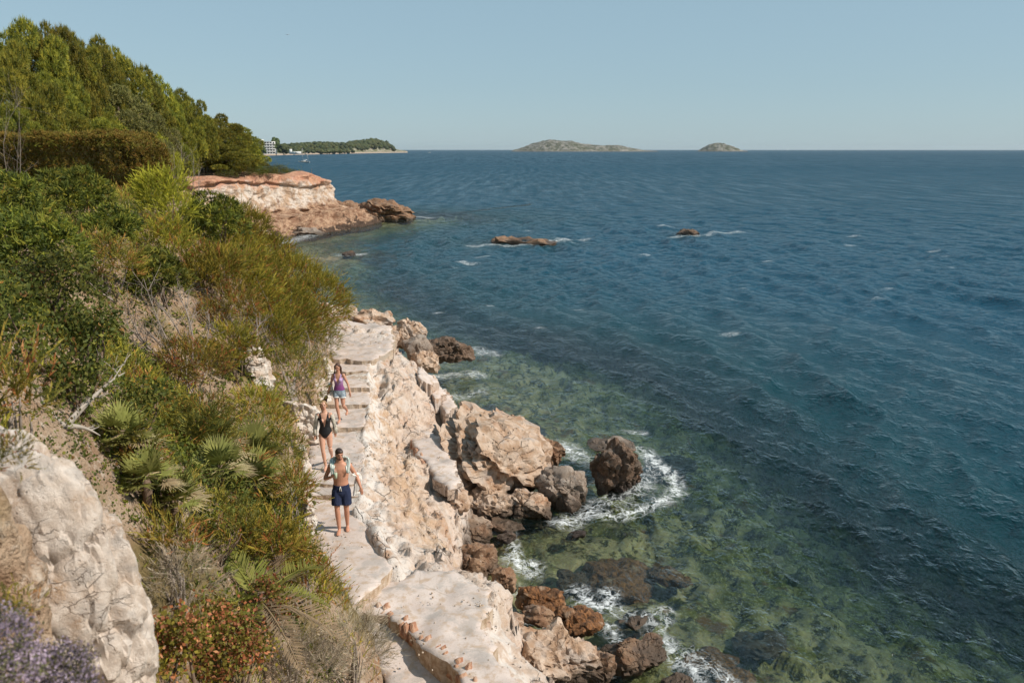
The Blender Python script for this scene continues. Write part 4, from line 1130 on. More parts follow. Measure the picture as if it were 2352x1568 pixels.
def bush_at(name, label, cat, loc, dim, sp, seed, nl=None, group=None, lscale=1.0, dens=1.0, stem_mat=None, nstem=6, rmin=.30, rmax=.46, low=-.35, rz=0):
    rg = np.random.default_rng(seed)
    a, b, h = dim
    nl = nl or int(np.clip(9 + 6 * a, 9, 26))
    c, r = lobes_of((a, b, h), nl, rg, rmin, rmax)
    P, Nn, sh = shell_points(c, r, SP[sp][8] * dens, rg, low=low)
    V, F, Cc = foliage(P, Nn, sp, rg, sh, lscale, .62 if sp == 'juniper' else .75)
    root = empty(name, loc, (0, 0, rz))
    obj('foliage', V, F, M_LEAF, root, smooth=False, col=Cc)
    if nstem: stems(c, rg, r0=.02 + .010 * a, n=nstem).build('stem', stem_mat or M_BARK, root)
    return setp(root, label, cat, group)
def bush_box(name, label, cat, box, sp, seed, Y=None, deep=.8, **kw):
    """stands where its foot meets the slope; size from its outline in the photograph"""
    x0, y0, x1, y1 = box
    cx = (x0 + x1) / 2
    g = ground_hit(cx, y1)
    dep = g[1] * _c - (g[2] - CAM_H) * _s
    a = (x1 - x0) / 2 * dep / FPX
    th = math.atan2(CAM_H - g[2], g[1])
    h = max(((y1 - y0) * dep / FPX - .3 * a * math.sin(th)) / math.cos(th), .5 * a)
    return bush_at(name, label, cat, tuple(g - np.array((0, 0, .08 * h))), (a * 1.12, a * deep * 1.1, h * 1.12), sp, seed, **kw)

# --- pine trees on the skyline: five crown shapes, every tree with its own trunk
def pine_meshes(seed, sp='pine'):
    rg = np.random.default_rng(seed)
    n = 20
    c = []; r = []
    for i in range(n):
        f = i / (n - 1)
        z = .22 + .66 * f
        rad = .50 * math.sqrt(max(0, 1 - (abs(f - .25) / .78) ** 2.2)) * rg.uniform(.55, 1.0)
        th = i * 2.4 + rg.uniform(-.5, .5)
        c.append((math.cos(th) * rad, math.sin(th) * rad, z)); r.append(rg.uniform(.11, .19) * (1.1 - .25 * f))
    c = np.array(c) * 8; r = np.array(r) * 8
    P, Nn, sh = shell_points(c, r, SP[sp][8] * .95, rg, squash=.70, low=-.5)
    V, F, Cc = foliage(P, Nn, sp, rg, sh, 1.1)
    cm = make_mesh('crown', V, F, M_LEAF, smooth=False, col=Cc)
    mb = MB()
    s = np.linspace(0, 1, 9)
    tr = np.stack([.25 * np.sin(s * 3 + seed), .2 * np.sin(s * 2.3 + seed * 2), s * 6.6 - .4], -1)
    mb.tube(tr, .20 * (1 - .8 * s) + .02, 7)
    for q, rr in zip(c[::2], r[::2]):
        zb = max(1.2, q[2] - 1.6)
        b = np.array([np.interp(zb, tr[:, 2], tr[:, 0]), np.interp(zb, tr[:, 2], tr[:, 1]), zb])
        ss = np.linspace(0, 1, 6)[:, None]
        mb.tube(b + (q - b) * ss + np.array((0, 0, 1)) * (.35 * np.sin(ss * 3.14)), .07 * (1 - .7 * ss[:, 0]), 5)
    return cm, mb.mesh('trunk', M_BARK)
PINES = [pine_meshes(s) for s in (3, 14, 25, 36, 47)] + [pine_meshes(58, 'olive'), pine_meshes(66, 'olive')]
def pine(top, Y, wpx, v, label, rz, group='pines on the wooded headland'):
    q = UY(top[0], top[1], Y)
    g = gz(q[0], q[1])
    h = max(q[2] - g, 2.0)
    a = wpx / 2 * Y / FPX * 1.3
    root = empty('pine_tree', (q[0], q[1], g - .1), (0, 0, rz), (a / 4.3, a / 4.3, h / 7.45))
    cm, tm = PINES[v]
    link('crown', cm, root); link('trunk', tm, root)
    return setp(root, label, 'tree', group)
for i, (tp, Y, w, v, l) in enumerate([
    ((50, 52), 54, 150, 0, 'tallest pine on the skyline, farthest up the slope at the left edge'), ((118, 64), 57, 130, 1, 'second tall skyline pine right of the tallest one'),
    ((160, 90), 59, 120, 2, 'pine between the two tallest skyline crowns and the dark pointed one'), ((212, 93), 64, 120, 3, 'dark pointed skyline pine left of the middle of the wood'),
    ((255, 122), 68, 110, 4, 'skyline pine just right of the dark pointed one'), ((306, 150), 76, 105, 0, 'skyline pine halfway down the wooded slope'), ((353, 180), 82, 90, 1, 'narrow skyline pine with a pointed tip halfway down'),
    ((400, 216), 90, 95, 2, 'pale topped skyline pine lower down the wooded slope'), ((436, 228), 94, 85, 3, 'skyline pine beside the step down in the treeline'), ((462, 270), 98, 80, 4, 'low skyline pine in the dip of the treeline'),
    ((495, 264), 103, 100, 0, 'rounded pine standing up near the seaward end of the wood'), ((530, 286), 106, 95, 1, 'yellow green pine second from the seaward end'), ((550, 302), 109, 84, 2, 'last tall pine at the seaward end of the wood'),
    ((574, 350), 110, 48, 3, 'drooping pine leaning over the cliff edge'),
    ((20, 110), 44, 130, 4, 'yellowish pine at the left edge below the tallest one'), ((95, 180), 50, 140, 2, 'broad light green pine below the tall skyline pair'), ((180, 205), 58, 130, 0, 'rounded mid slope pine left of the greyish one'),
    ((262, 205), 62, 150, 5, 'greyish domed tree in the middle of the wood'), ((318, 248), 70, 120, 6, 'grey green domed tree right of the larger greyish dome'), ((375, 262), 85, 110, 3, 'shaded pine in the lower middle of the wood'),
    ((425, 285), 95, 105, 4, 'bright pine above the lime green shrub'), ((470, 318), 101, 100, 1, 'pine in the second row above the red cliff end'), ((520, 335), 97, 110, 2, 'full rounded pine in front of the seaward group'),
    ((548, 352), 101, 84, 0, 'low bright pine right above the red cliff edge'), ((500, 372), 102, 80, 3, 'dark low pine at the foot of the seaward group'), ((140, 255), 47, 130, 1, 'yellow green young pine above the hedge'),
    ((222, 272), 52, 120, 3, 'dark young pine above the right half of the hedge'), ((60, 225), 44, 110, 3, 'dark juniper like pine above the left half of the hedge'), ((340, 300), 72, 90, 2, 'small pine behind the lime green shrub'), ((392, 330), 86, 80, 0, 'small pine right behind the lime green shrub'), ((20, 245), 41, 100, 2, 'pale thin pine above the left end of the hedge')]):
    pine(tp, Y, w, v, l, i * 1.7)
for i, (x, Y, h, l) in enumerate([(618, 100, 1.5, 'small dark bush on the cliff top right of the pines'), (640, 104, 1.2, 'low brownish bush on the cliff top, second from the sea'), (664, 108, .9, 'lowest bush on the cliff top, nearest the sea'), (556, 97, 1.6, 'dark bush spilling over the red cliff edge'), (520, 94, 1.4, 'brown twiggy bush at the left end of the red cliff edge'), (596, 99, 1.6, 'green bush under the drooping pine on the cliff')]):
    q = UY(x, 390, Y)
    bush_at('bush', l, 'bush', (q[0] , q[1], max(gz(q[0], q[1]), 6.6) - .1), (1.5, 1.2, h), 'dark', 700 + i, lscale=1.6, dens=.35)

# --- clipped hedge
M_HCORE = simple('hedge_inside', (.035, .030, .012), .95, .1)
def hedge():
    rg = np.random.default_rng(77)
    A = UY(-60, 400, 37.5); B = UY(318, 400, 35.0)
    g = min(gz(A[0], A[1]), gz(B[0], B[1]), gz((A[0] + B[0]) / 2, (A[1] + B[1]) / 2)) - .3
    top = UY(160, 312, 36)[2]
    L = np.linalg.norm((B - A)[:2]); ux = (B - A)[:2] / L; nx = np.array((ux[1], -ux[0]))
    wd = 2.0
    N = 10500
    s = rg.uniform(0, L, N); side = rg.choice(3, N, p=[.52, .34, .14])
    hh = top - g
    u = np.empty(N); v = np.empty(N); nn = np.zeros((N, 3))
    fr = side == 0; u[fr] = 0; v[fr] = rg.uniform(0, 1, fr.sum()) * hh; nn[fr] = (*nx, .1)
    tp = side == 1; u[tp] = rg.uniform(0, wd, tp.sum()); v[tp] = hh; nn[tp] = (0, 0, 1)
    en = side == 2; s[en] = L; u[en] = rg.uniform(0, wd, en.sum()); v[en] = rg.uniform(0, 1, en.sum()) * hh; nn[en] = (*ux, .1)
    # rounded shoulders
    P = np.empty((N, 3))
    P[:, :2] = A[:2] + ux * s[:, None] - nx * u[:, None]
    P[:, 2] = g + v
    lump = fbm(P * 1.1, 3, 7) * .25 + fbm(P * 3.2, 3, 9) * .13
    P += nn * lump[:, None] + rg.normal(0, .05, (N, 3))
    e = np.clip((s - (L - .8)) / .8, 0, 1); P[:, 2] -= np.where(v > hh * .6, e ** 2 * .5, 0)
    c0 = np.array((*((A + B) / 2)[:2], g))
    sh = (1 + .35 * fbm(P * .7, 2, 4))[:, None]
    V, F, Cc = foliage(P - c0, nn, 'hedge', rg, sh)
    root = empty('hedge', tuple(c0))
    obj('foliage', V, F, M_LEAF, root, smooth=False, col=Cc)
    mb = MB()
    for k in range(14):
        q = A[:2] + ux * (L * (k + .5) / 14) - nx * wd / 2 - c0[:2]
        mb.tube([(q[0], q[1], -.2), (q[0] + rg.normal(0, .2), q[1] + rg.normal(0, .2), hh * .8)], [.06, .02], 5)
    mb.build('stem', M_BARK, root)
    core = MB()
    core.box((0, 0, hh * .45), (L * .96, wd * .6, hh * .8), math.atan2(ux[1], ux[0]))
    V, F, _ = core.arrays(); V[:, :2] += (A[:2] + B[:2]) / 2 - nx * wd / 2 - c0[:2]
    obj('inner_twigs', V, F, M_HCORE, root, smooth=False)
    setp(root, 'long clipped brownish hedge on the slope below the pines', 'hedge')
hedge()

# --- shrubs on the slope
B_ = [
 ('shrub', 'lime green feathery shrub at the right end of the hedge', (300, 300, 412, 440), 'lime', 31.5), ('shrub', 'yellow green feathery shrub below the lime green one', (335, 385, 450, 540), 'lime', None),
 ('shrub', 'bright topped juniper in front of the hedge', (95, 368, 255, 520), 'juniper', 29), ('shrub', 'dark juniper at the left edge under the hedge', (-40, 390, 125, 560), 'juniper', 27),
 ('shrub', 'broad juniper at the left edge below the hedge', (-30, 470, 190, 650), 'juniper', 24), ('shrub', 'juniper right of the pale stone gap in the slope', (190, 450, 320, 590), 'juniper', 28),
 ('shrub', 'large dark juniper standing against the white cliff', (428, 425, 572, 590), 'juniper', 30), ('shrub', 'olive feathery shrub left of the dark juniper by the cliff', (330, 500, 450, 620), 'feather', 28),
 ('shrub', 'golden feathery shrub in the middle of the slope', (180, 520, 320, 680), 'rusty', 24), ('shrub', 'yellow green feathery shrub under the dark juniper', (420, 560, 580, 700), 'feather', 27),
 ('shrub', 'dark leafy shrub on the left of the slope', (50, 560, 230, 760), 'dark', 20.5), ('shrub', 'very dark shrub at the left edge halfway down', (-40, 620, 130, 850), 'dark', 18),
 ('shrub', 'green shrub above the silvery dead branches', (290, 560, 440, 700), 'juniper', 26), ('shrub', 'small dark shrub below the golden feathery one', (140, 680, 290, 860), 'dark', 18.5),
 ('shrub', 'rust tipped shrub left of the overhanging bush', (470, 640, 600, 780), 'rusty', 26), ('shrub', 'dark undergrowth shrub behind the dead grey trunk', (100, 800, 270, 960), 'dark', 15.5),
 ('shrub', 'rusty golden shrub at the left edge above the foreground rock', (-60, 800, 110, 1060), 'rusty', 11.5), ('shrub', 'green leafy shrub right of the dead grey trunk', (240, 850, 400, 1010), 'dark', 15),
 ('shrub', 'rusty olive shrub in the centre of the slope', (370, 770, 540, 940), 'rusty', 19.5), ('shrub', 'olive shrub above the white rock face', (480, 740, 600, 880), 'feather', 23),
 ('shrub', 'olive heath shrub above the fan palms', (370, 880, 540, 1060), 'heath', 15.5), ('shrub', 'reddish heath shrub at the path edge above the first woman', (520, 880, 660, 1060), 'rusty', 17),
 ('shrub', 'olive heath shrub beside the path left of the woman in black', (580, 960, 704, 1130), 'heath', 16), ('shrub', 'rust red shrub overhanging the path beside the man', (610, 1060, 716, 1230), 'rusty', 14.6),
 ('shrub', 'olive shrub among the lower fan palms', (430, 1130, 580, 1290), 'heath', 12.2), ('shrub', 'yellow olive shrub left of the man above the palm fronds', (540, 1170, 680, 1340), 'feather', 12.4),
 ('shrub', 'rust tipped shrub by the path below the man', (630, 1220, 745, 1390), 'rusty', 12.8), ('shrub', 'olive shrub right of the foreground rock top', (250, 960, 380, 1110), 'heath', 13),
 ('shrub', 'small heath shrub between the left fan palms', (330, 1060, 440, 1190), 'heath', 12.2), ('shrub', 'reddish heath shrub behind the upper fan palms', (480, 1000, 600, 1100), 'rusty', 14.2),
 ('shrub', 'brown olive shrub right of the foreground rock', (340, 1180, 450, 1330), 'rusty', 10.4), ('shrub', 'dry grey shrub under the brown olive one', (340, 1290, 480, 1420), 'dry', 9.6),
 ('shrub', 'pink and green leafy shrub beside the foreground rock', (330, 1370, 480, 1600), 'pink', 8.6), ('shrub', 'reddest leafy shrub at the bottom edge', (450, 1370, 610, 1610), 'pink', 8.8),
 ('shrub', 'grey dry brush beside the lower walkway', (720, 1420, 875, 1600), 'dry', 10.2), ('shrub', 'tangled grey dry brush at the bottom edge', (620, 1450, 760, 1640), 'dry', 9.6),
 ('shrub', 'small green and red shrub between dry brush and leafy shrubs', (570, 1330, 670, 1480), 'pink', 10), ('shrub', 'olive feathery shrub at the bend of the cove', (500, 470, 620, 600), 'feather', 34),
]
for i, (n, l, b, sp, Y) in enumerate(B_):
    bush_box(n, l, 'shrub', b, sp, 800 + i * 3, Y, stem_mat=M_TWIG if sp in ('dry', 'rusty') else None, nstem=9)
# the big overhanging bush above the path: green crown on grey stems
def overhang():
    g = ground_hit(640, 800)
    g = np.array((U(668, 850, 4.4)[0], U(668, 850, 4.4)[1], 0)); g[2] = gz(g[0], g[1])
    rg = np.random.default_rng(991)
    cen = [((538, 600), 29), ((578, 580), 29.5), ((618, 600), 29), ((578, 650), 28), ((638, 640), 28.4), ((678, 650), 28), ((718, 680), 27.8), ((628, 700), 27.2), ((678, 710), 27), ((733, 705), 27.4), ((598, 720), 26.8), ((558, 680), 27.6), ((523, 640), 28.6), ((668, 755), 26.4), ((618, 770), 26), ((698, 745), 26.8)]
    c = np.array([UY(p[0], p[1], min(Y, ground_hit(p[0], p[1])[1] - .3)) for p, Y in cen]) - g
    r = rg.uniform(.70, 1.05, len(c))
    P, Nn, sh = shell_points(c, r, 110, rg, low=-.5)
    V, F, Cc = foliage(P, Nn + np.array((.35, 0, 0)), 'feather', rg, sh, 1.1, .6)
    root = empty('overhanging_bush', tuple(g))
    obj('foliage', V, F, M_LEAF, root, smooth=False, col=Cc)
    low = np.array([ground_hit(*p) + np.array((.15, -.25, .25)) for p in [(640, 850), (690, 850), (670, 895), (720, 810), (640, 810), (700, 900), (665, 860), (712, 860), (610, 790), (735, 790), (690, 930)]]) - g
    rl = rg.uniform(.40, .60, len(low))
    P, Nn, sh = shell_points(low, rl, 80, rg, low=-.8)
    V, F, Cc = foliage(P, Nn, 'heath', rg, sh * .85, 1.2)
    obj('lower_foliage', V, F, M_LEAF, root, smooth=False, col=Cc)
    stems(c, rg, r0=.05, n=16, k=7, wob=.12, frac=.7).build('stem', M_TWIG, root)
    # grey bare underside twigs
    mb = MB()
    for k in range(150):
        i = rg.integers(len(c)); q = c[i] + rg.normal(0, .5, 3) - np.array((0, 0, .5))
        b = q * rg.uniform(.25, .6) + rg.normal(0, .25, 3); m = (b + q) / 2 + rg.normal(0, .18, 3)
        s = np.linspace(0, 1, 5)[:, None]
        mb.tube((1 - s) ** 2 * b + 2 * s * (1 - s) * m + s * s * q, np.linspace(.016, .005, 5), 3, cap=False)
    mb.build('twigs', M_TWIG, root)['kind'] = 'stuff'
    setp(root, 'big yellow green bush hanging over the path on grey stems', 'bush')
overhang()

# --- bare silvery branches and the dead trunk
def bare_branches(name, label, base, spans, seed, r0=.05, nt=3, mat=None):
    rg = np.random.default_rng(seed)
    root = empty(name, tuple(base))
    main = MB(); tw = MB()
    for q in spans:
        q = np.array(q) - base
        L = np.linalg.norm(q)
        s = np.linspace(0, 1, 9)[:, None]
        m = q / 2 + rg.normal(0, .16 * L, 3)
        P = 2 * s * (1 - s) * m + s * s * q
        main.tube(P, r0 * (1 - .85 * s[:, 0]), 6)
        for k in range(nt * 4):
            i = rg.integers(2, 8); b = P[i]; d = unit(unit(P[i + 1 if i < 8 else i] - P[i - 1]) + rg.normal(0, .55, 3) + np.array((0, 0, .25)))
            l = rg.uniform(.25, .6) * L * .55
            ss = np.linspace(0, 1, 5)[:, None]
            Q = b + d * l * ss + rg.normal(0, .12, 3) * l * ss ** 2
            tw.tube(Q, np.linspace(r0 * .28, r0 * .08, 5), 4, cap=False)
            for _ in range(3):
                j = rg.integers(1, 5); d2 = unit(d + rg.normal(0, .6, 3)); l2 = l * rg.uniform(.3, .6)
                tw.tube([Q[j], Q[j] + d2 * l2 * .5 + rg.normal(0, .02, 3), Q[j] + d2 * l2], [r0 * .14, r0 * .1, r0 * .05], 3, cap=False)
    main.build('branch', mat or M_TWIG, root); tw.build('twigs', mat or M_TWIG, root)['kind'] = 'stuff'
    setp(root, label, 'branch')
g = ground_hit(430, 870)
bare_branches('dead_branches', 'fan of bare silvery branches in the middle of the slope', g, [UY(x, y, g[1] + dy) for x, y, dy in [(290, 690, -1), (330, 640, 0), (360, 700, .3), (400, 660, .5), (300, 790, -1), (450, 700, .8), (340, 760, -.6), (250, 700, -1), (480, 720, 1)]], 5, .034)
g = ground_hit(560, 860)
bare_branches('dead_branches', 'thin grey twigs left of the overhanging bush', g, [UY(x, y, g[1] + dy) for x, y, dy in [(540, 700, .5), (580, 690, 1), (520, 740, 0), (600, 740, .6), (500, 690, .6)]], 6, .032)
g = ground_hit(20, 330, 12)
q = UY(20, 330, 33); g = np.array((q[0], q[1], gz(q[0], q[1])))
bare_branches('dead_branches', 'bare grey branches at the left edge above the hedge', g, [UY(x, y, 33) for x, y in [(10, 215), (35, 205), (52, 230), (45, 255)]], 8, .016)
q = UY(420, 420, 38); g = np.array((q[0], q[1], gz(q[0], q[1])))
bare_branches('dead_branches', 'grey bare twigs between the lime shrub and the red cliff', g, [UY(x, y, 38) for x, y in [(400, 340), (425, 350), (445, 365), (385, 360), (455, 385)]], 9, .03)
t = NT('bleached_wood'); n = t.noise(t.scalev(t.objc(), (1, 1, .2)), 10, 5)
M_DEAD = t.fin(t.mix(n, (0.26, 0.22, 0.18), (0.46, 0.41, 0.36)), .85, None, .2)
b = ground_hit(150, 985) ; yb = b[1] - 8.6
bare_branches('dead_tree', 'bleached dead trunk with forked branches above the foreground rock', b, [UY(286, 856, 9.6 + yb), UY(90, 900, 8.4 + yb), UY(230, 1000, 8.8 + yb), UY(215, 915, 9.0 + yb)], 12, .036, 1, M_DEAD)

# --- palms
def fan_palm(label, c, R, seed, nl=27):
    rg = np.random.default_rng(seed)
    root = empty('fan_palm', tuple(c))
    core = MB()
    core.tube([(0, 0, -.5), (0, 0, -.1), (0, 0, .1)], [.05, .055, .04], 8)
    core.build('trunk', M_BARK, root)
    for k in range(nl):
        th = k * 2.4; el = rg.uniform(.05, 1.35) if k % 4 else rg.uniform(-.4, .1)
        d = np.array((math.cos(th) * math.cos(el), math.sin(th) * math.cos(el), math.sin(el)))
        pl = R * rg.uniform(.4, .55); fl = R * rg.uniform(.5, .62)
        mb = MB()
        hub = d * pl
        dead = k % 4 == 0
        col_ = np.array((.45, .36, .20)) if dead else np.array((.27, .27, .075)) * rg.uniform(.75, 1.3)
        mb.tube([(0, 0, .05), hub * .5 + np.array((0, 0, .03)), hub], [.012, .009, .007], 4, col=col_ * 1.2)
        sdir = unit(np.cross(d, (0, 0, 1)) + 1e-4); n_ = unit(np.cross(sdir, d))
        for j in range(17):
            a = (j / 16 - .5) * math.radians(210)
            e = d * math.cos(a) + sdir * math.sin(a)
            l = fl * (1 - .25 * abs(j / 8 - 1)) * rg.uniform(.9, 1.05)
            tip = hub + e * l + n_ * rg.uniform(-.02, .05) - np.array((0, 0, .12 * l * (1 - d[2])))
            w = unit(np.cross(e, n_)) * R * .030
            cc = col_ * rg.uniform(.85, 1.2)
            mb.add([hub, hub + e * l * .45 + w, tip, hub + e * l * .45 - w], np.array([(0, 1, 2, 3)]), cc)
        mb.build('frond', M_LEAF, root, smooth=False, usecol=True)
    setp(root, label, 'palm')
for i, (x, y, rp, Y, l) in enumerate([(292, 1068, 62, 12.0, 'fan palm closest to the top of the foreground rock'), (478, 1058, 78, 12.8, 'largest fan palm in the upper centre of the palm group'), (584, 1082, 72, 13.4, 'fan palm nearest the path'),
                                     (345, 1168, 60, 10.8, 'fan palm against the right side of the foreground rock'), (512, 1122, 58, 12.2, 'fan palm between the two upper large ones'), (590, 1145, 64, 12.6, 'fan palm below the one nearest the path'),
                                     (648, 1160, 50, 13.0, 'small fan palm at the path edge beside the man'), (408, 1218, 60, 10.6, 'fan palm with brown hanging leaves, lowest of the group')]):
    c = ground_hit(x, y + rp * .25) + np.array((0, 0, .42)); fan_palm(l, c, rp * 1.45 * (c[1] * _c - (c[2] - CAM_H) * _s) / FPX, 60 + i)
def date_palm():
    base = ground_hit(600, 1450) + np.array((0, 0, .45)); yb = base[1] - 9.9
    root = empty('date_palm', tuple(base))
    rg = np.random.default_rng(5)
    mb = MB(); mb.tube([(0, 0, -.5), (0, 0, -.1), (0, 0, .12)], [.16, .17, .08], 8); mb.build('trunk', M_BARK, root)
    ends = [((495, 1262), 10.6, 0), ((560, 1290), 11.2, 0), ((742, 1308), 11.2, 0), ((700, 1345), 11.4, 1), ((760, 1395), 10.6, 0), ((640, 1290), 11.6, 1), ((520, 1400), 9.2, 0), ((800, 1480), 9.9, 1), ((560, 1520), 8.9, 0), ((690, 1540), 9.0, 1)]
    for (px, py), Y, dead in ends:
        q = UY(px, py, Y + yb) - base
        L = np.linalg.norm(q); s = np.linspace(0, 1, 34)
        mid = q * .5 + np.array((0, 0, .22 * L))
        P = 2 * (s * (1 - s))[:, None] * mid + (s ** 2)[:, None] * q
        T = unit(np.gradient(P, axis=0)); S = unit(np.cross(T, (0, 0, 1))); N_ = np.cross(S, T)
        cg = np.array((.30, .22, .13)) if dead else np.array((.24, .25, .055))
        f = MB(); f.tube(P, .016 * (1 - .8 * s) + .002, 4, col=cg * 1.3)
        for k in range(3, 34):
            for sd in (-1, 1):
                l = L * .26 * math.sin(math.pi * min(1, .18 + .82 * s[k])) ** .7 * rg.uniform(.85, 1.1)
                d = unit(T[k] * .8 + S[k] * sd * .8 + N_[k] * .35 + rg.normal(0, .06, 3))
                w = unit(np.cross(d, N_[k])) * .014
                b = P[k]
                f.add([b, b + d * l * .5 + w, b + d * l, b + d * l * .5 - w], np.array([(0, 1, 2, 3)]), cg * rg.uniform(.8, 1.3))
        f.build('frond', M_LEAF, root, smooth=False, usecol=True)
    setp(root, 'young date palm with long arching fronds at the bottom of the slope', 'palm')
date_palm()
# small agaves and prickly pear at the path edge
def agave(label, c, R, seed):
    rg = np.random.default_rng(seed); root = empty('agave', tuple(c)); 
    for k in range(16):
        th = k * 2.4; el = rg.uniform(.25, 1.2)
        d = np.array((math.cos(th) * math.cos(el), math.sin(th) * math.cos(el), math.sin(el)))
        s = np.linspace(0, 1, 6)[:, None]
        P = d * R * s - np.array((0, 0, .25 * R)) * s ** 2 * (1 - d[2])
        w = R * .09 * np.sin(math.pi * np.clip(.25 + .75 * s[:, 0], 0, 1)) + .002
        mb = MB(); mb.tube(P, np.stack([w * .3, w], -1), 6, col=np.array((.15, .17, .10)) * rg.uniform(.8, 1.2), flat=tuple(unit(np.array((0, 0, 1.0)) + .01)))
        mb.build('leaf', M_LEAF, root, usecol=True)
    setp(root, label, 'agave')
agave('small agave at the path corner above the terrace', U(735, 1385, 2.5), .34, 1)
agave('small agave nearest the lower walkway edge', U(780, 1385, 2.35), .28, 2)
agave('spiky plant on the bank edge left of the terrace', U(700, 1375, 2.8), .36, 3)
def prickly():
    root = empty('prickly_pear', tuple(U(690, 1175, 2.5))); rg = np.random.default_rng(4)
    pts = [((0, 0, .0), .13, 0), ((.10, 0, .22), .11, .4), ((-.12, .03, .2), .11, -.5), ((.2, .02, .36), .09, .8), ((.02, 0, .42), .1, 0), ((.28, 0, .2), .08, 1.0)]
    M_PEAR = simple('prickly_pear', (.16, .19, .07), .6, .3, .25)
    for c, r, a in pts:
        mb = MB(); mb.ball((0, 0, 0), (r * .75, r * .18, r), 12, 8)
        mb.build('pad', M_PEAR, root, loc=c, rot=(0, a, rg.uniform(-.6, .6)))
    setp(root, 'prickly pear growing out over the path beside the man', 'cactus')
prickly()
# --- thyme in flower and grass at the very front
for i, (b, Y, l) in enumerate([((-80, 1385, 120, 1700), 2.6, 'thyme cushion with mauve flowers at the left bottom corner'), ((40, 1425, 215, 1720), 2.75, 'mauve flowered thyme against the foreground rock')]):
    c = UY((b[0] + b[2]) / 2, b[3], Y); a = (b[2] - b[0]) / 2 * Y / FPX
    bush_at('thyme', l, 'flowers', tuple(c), (a * 1.25, a * 1.1, (b[3] - b[1]) * Y / FPX * 1.35), 'thyme', 1200 + i, dens=1.6, nl=18, nstem=0)
c = UY(30, 1440, 3.1)
bush_at('grass_tuft', 'blurred green tuft above the thyme at the left edge', 'grass', tuple(c), (.14, .1, .2), 'heath', 1210, lscale=.28, dens=8, nl=8, nstem=0)
c = UY(20, 1090, 3.6)
bush_at('grass_tuft', 'blurred green tuft on the brown rock shoulder', 'grass', tuple(c), (.2, .14, .22), 'heath', 1212, lscale=.28, dens=8, nl=8, nstem=0)

# --- undergrowth that covers the slope between the shrubs
def undergrowth():
    rg = np.random.default_rng(55)
    Vs, Fs, Cs = [], [], []; n0 = 0
    def scatter(x, y, sp, ls):
        nonlocal n0
        if not len(x): return
        z = hill_z(x, y)
        e = .25
        gx = (hill_z(x + e, y) - hill_z(x - e, y)) / (2 * e); gy = (hill_z(x, y + e) - hill_z(x, y - e)) / (2 * e)
        N = unit(np.stack([-gx, -gy, np.ones_like(x)], -1))
        P = xyz(x, y, z) + N * rg.uniform(-.05, .45, len(x))[:, None] * ls
        V, F, Cc = foliage(P, N, sp, rg, None, ls)
        Vs.append(V); Fs.append(F + n0); Cs.append(Cc); n0 += len(V)
    # near slope: low cushions shoulder to shoulder
    N = 6300
    x = rg.uniform(-26, 1, N); y = rg.uniform(4, 46, N)
    x[3600:] = rg.uniform(-13, -1, N - 3600); y[3600:] = rg.uniform(4.6, 16, N - 3600)      # the steep near bank needs more
    d, side, par = dist_polyline(x, y, EXY)
    m = (side > 0) & (d > .45) & (d < 17) & (x > -.78 * y - 1.5) & ~((y < 5.3) & (x > -3.4))
    x, y, d = x[m], y[m], d[m]
    k = fbm(xyz(x * .42, y * .42), 3, 3) + rg.normal(0, .10, len(x))
    for sp, lo, hi, ls in [('dark', -9, -.22, 1.0), ('juniper', -.22, -.06, .95), ('heath', -.06, .12, 1.0), ('feather', .12, .28, .85), ('rusty', .28, .60, .9), ('dry', .60, 9, .9)]:
        q = np.nonzero((k >= lo) & (k < hi))[0]
        for i in q:
            near = np.clip(y[i] / 13, .62, 1.25)
            r = rg.uniform(.28, .62) * near * (1 if d[i] > 1.2 else .6)
            n = int(np.clip(17 * (r / .45) ** 1.2 / near ** .8, 7, 26))
            u = unit(rg.normal(size=(n, 3))); u[:, 2] = np.abs(u[:, 2])
            px, py = x[i] + u[:, 0] * r, y[i] + u[:, 1] * r
            P = xyz(px, py, hill_z(px, py) - .05 + u[:, 2] * r * .75)
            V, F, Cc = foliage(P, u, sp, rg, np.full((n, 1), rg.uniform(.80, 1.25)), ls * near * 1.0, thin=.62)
            Vs.append(V); Fs.append(F + n0); Cs.append(Cc); n0 += len(V)
    # plateau under the trees
    N = 5000
    x = rg.uniform(-75, -8, N); y = rg.uniform(34, 112, N)
    d, side, par = dist_polyline(x, y, EXY)
    m = (side > 0) & (d > .6) & (x > -.72 * y - 4)
    x, y = x[m], y[m]
    k = rg.random(len(x))
    for sp, lo, hi in [('dark', 0, .5), ('juniper', .5, .8), ('feather', .8, 1.01)]:
        q = (k >= lo) & (k < hi); scatter(x[q], y[q], sp, 2.6)
    F3 = [f for f in Fs if f.shape[1] == 3]; F4 = [f for f in Fs if f.shape[1] == 4]
    o = obj('undergrowth', np.vstack(Vs), [np.vstack(F3), np.vstack(F4)], M_LEAF, smooth=False, col=np.vstack(Cs))
    setp(o, 'low scrub covering the slope between the shrubs', 'scrub', None, 'stuff')
undergrowth()
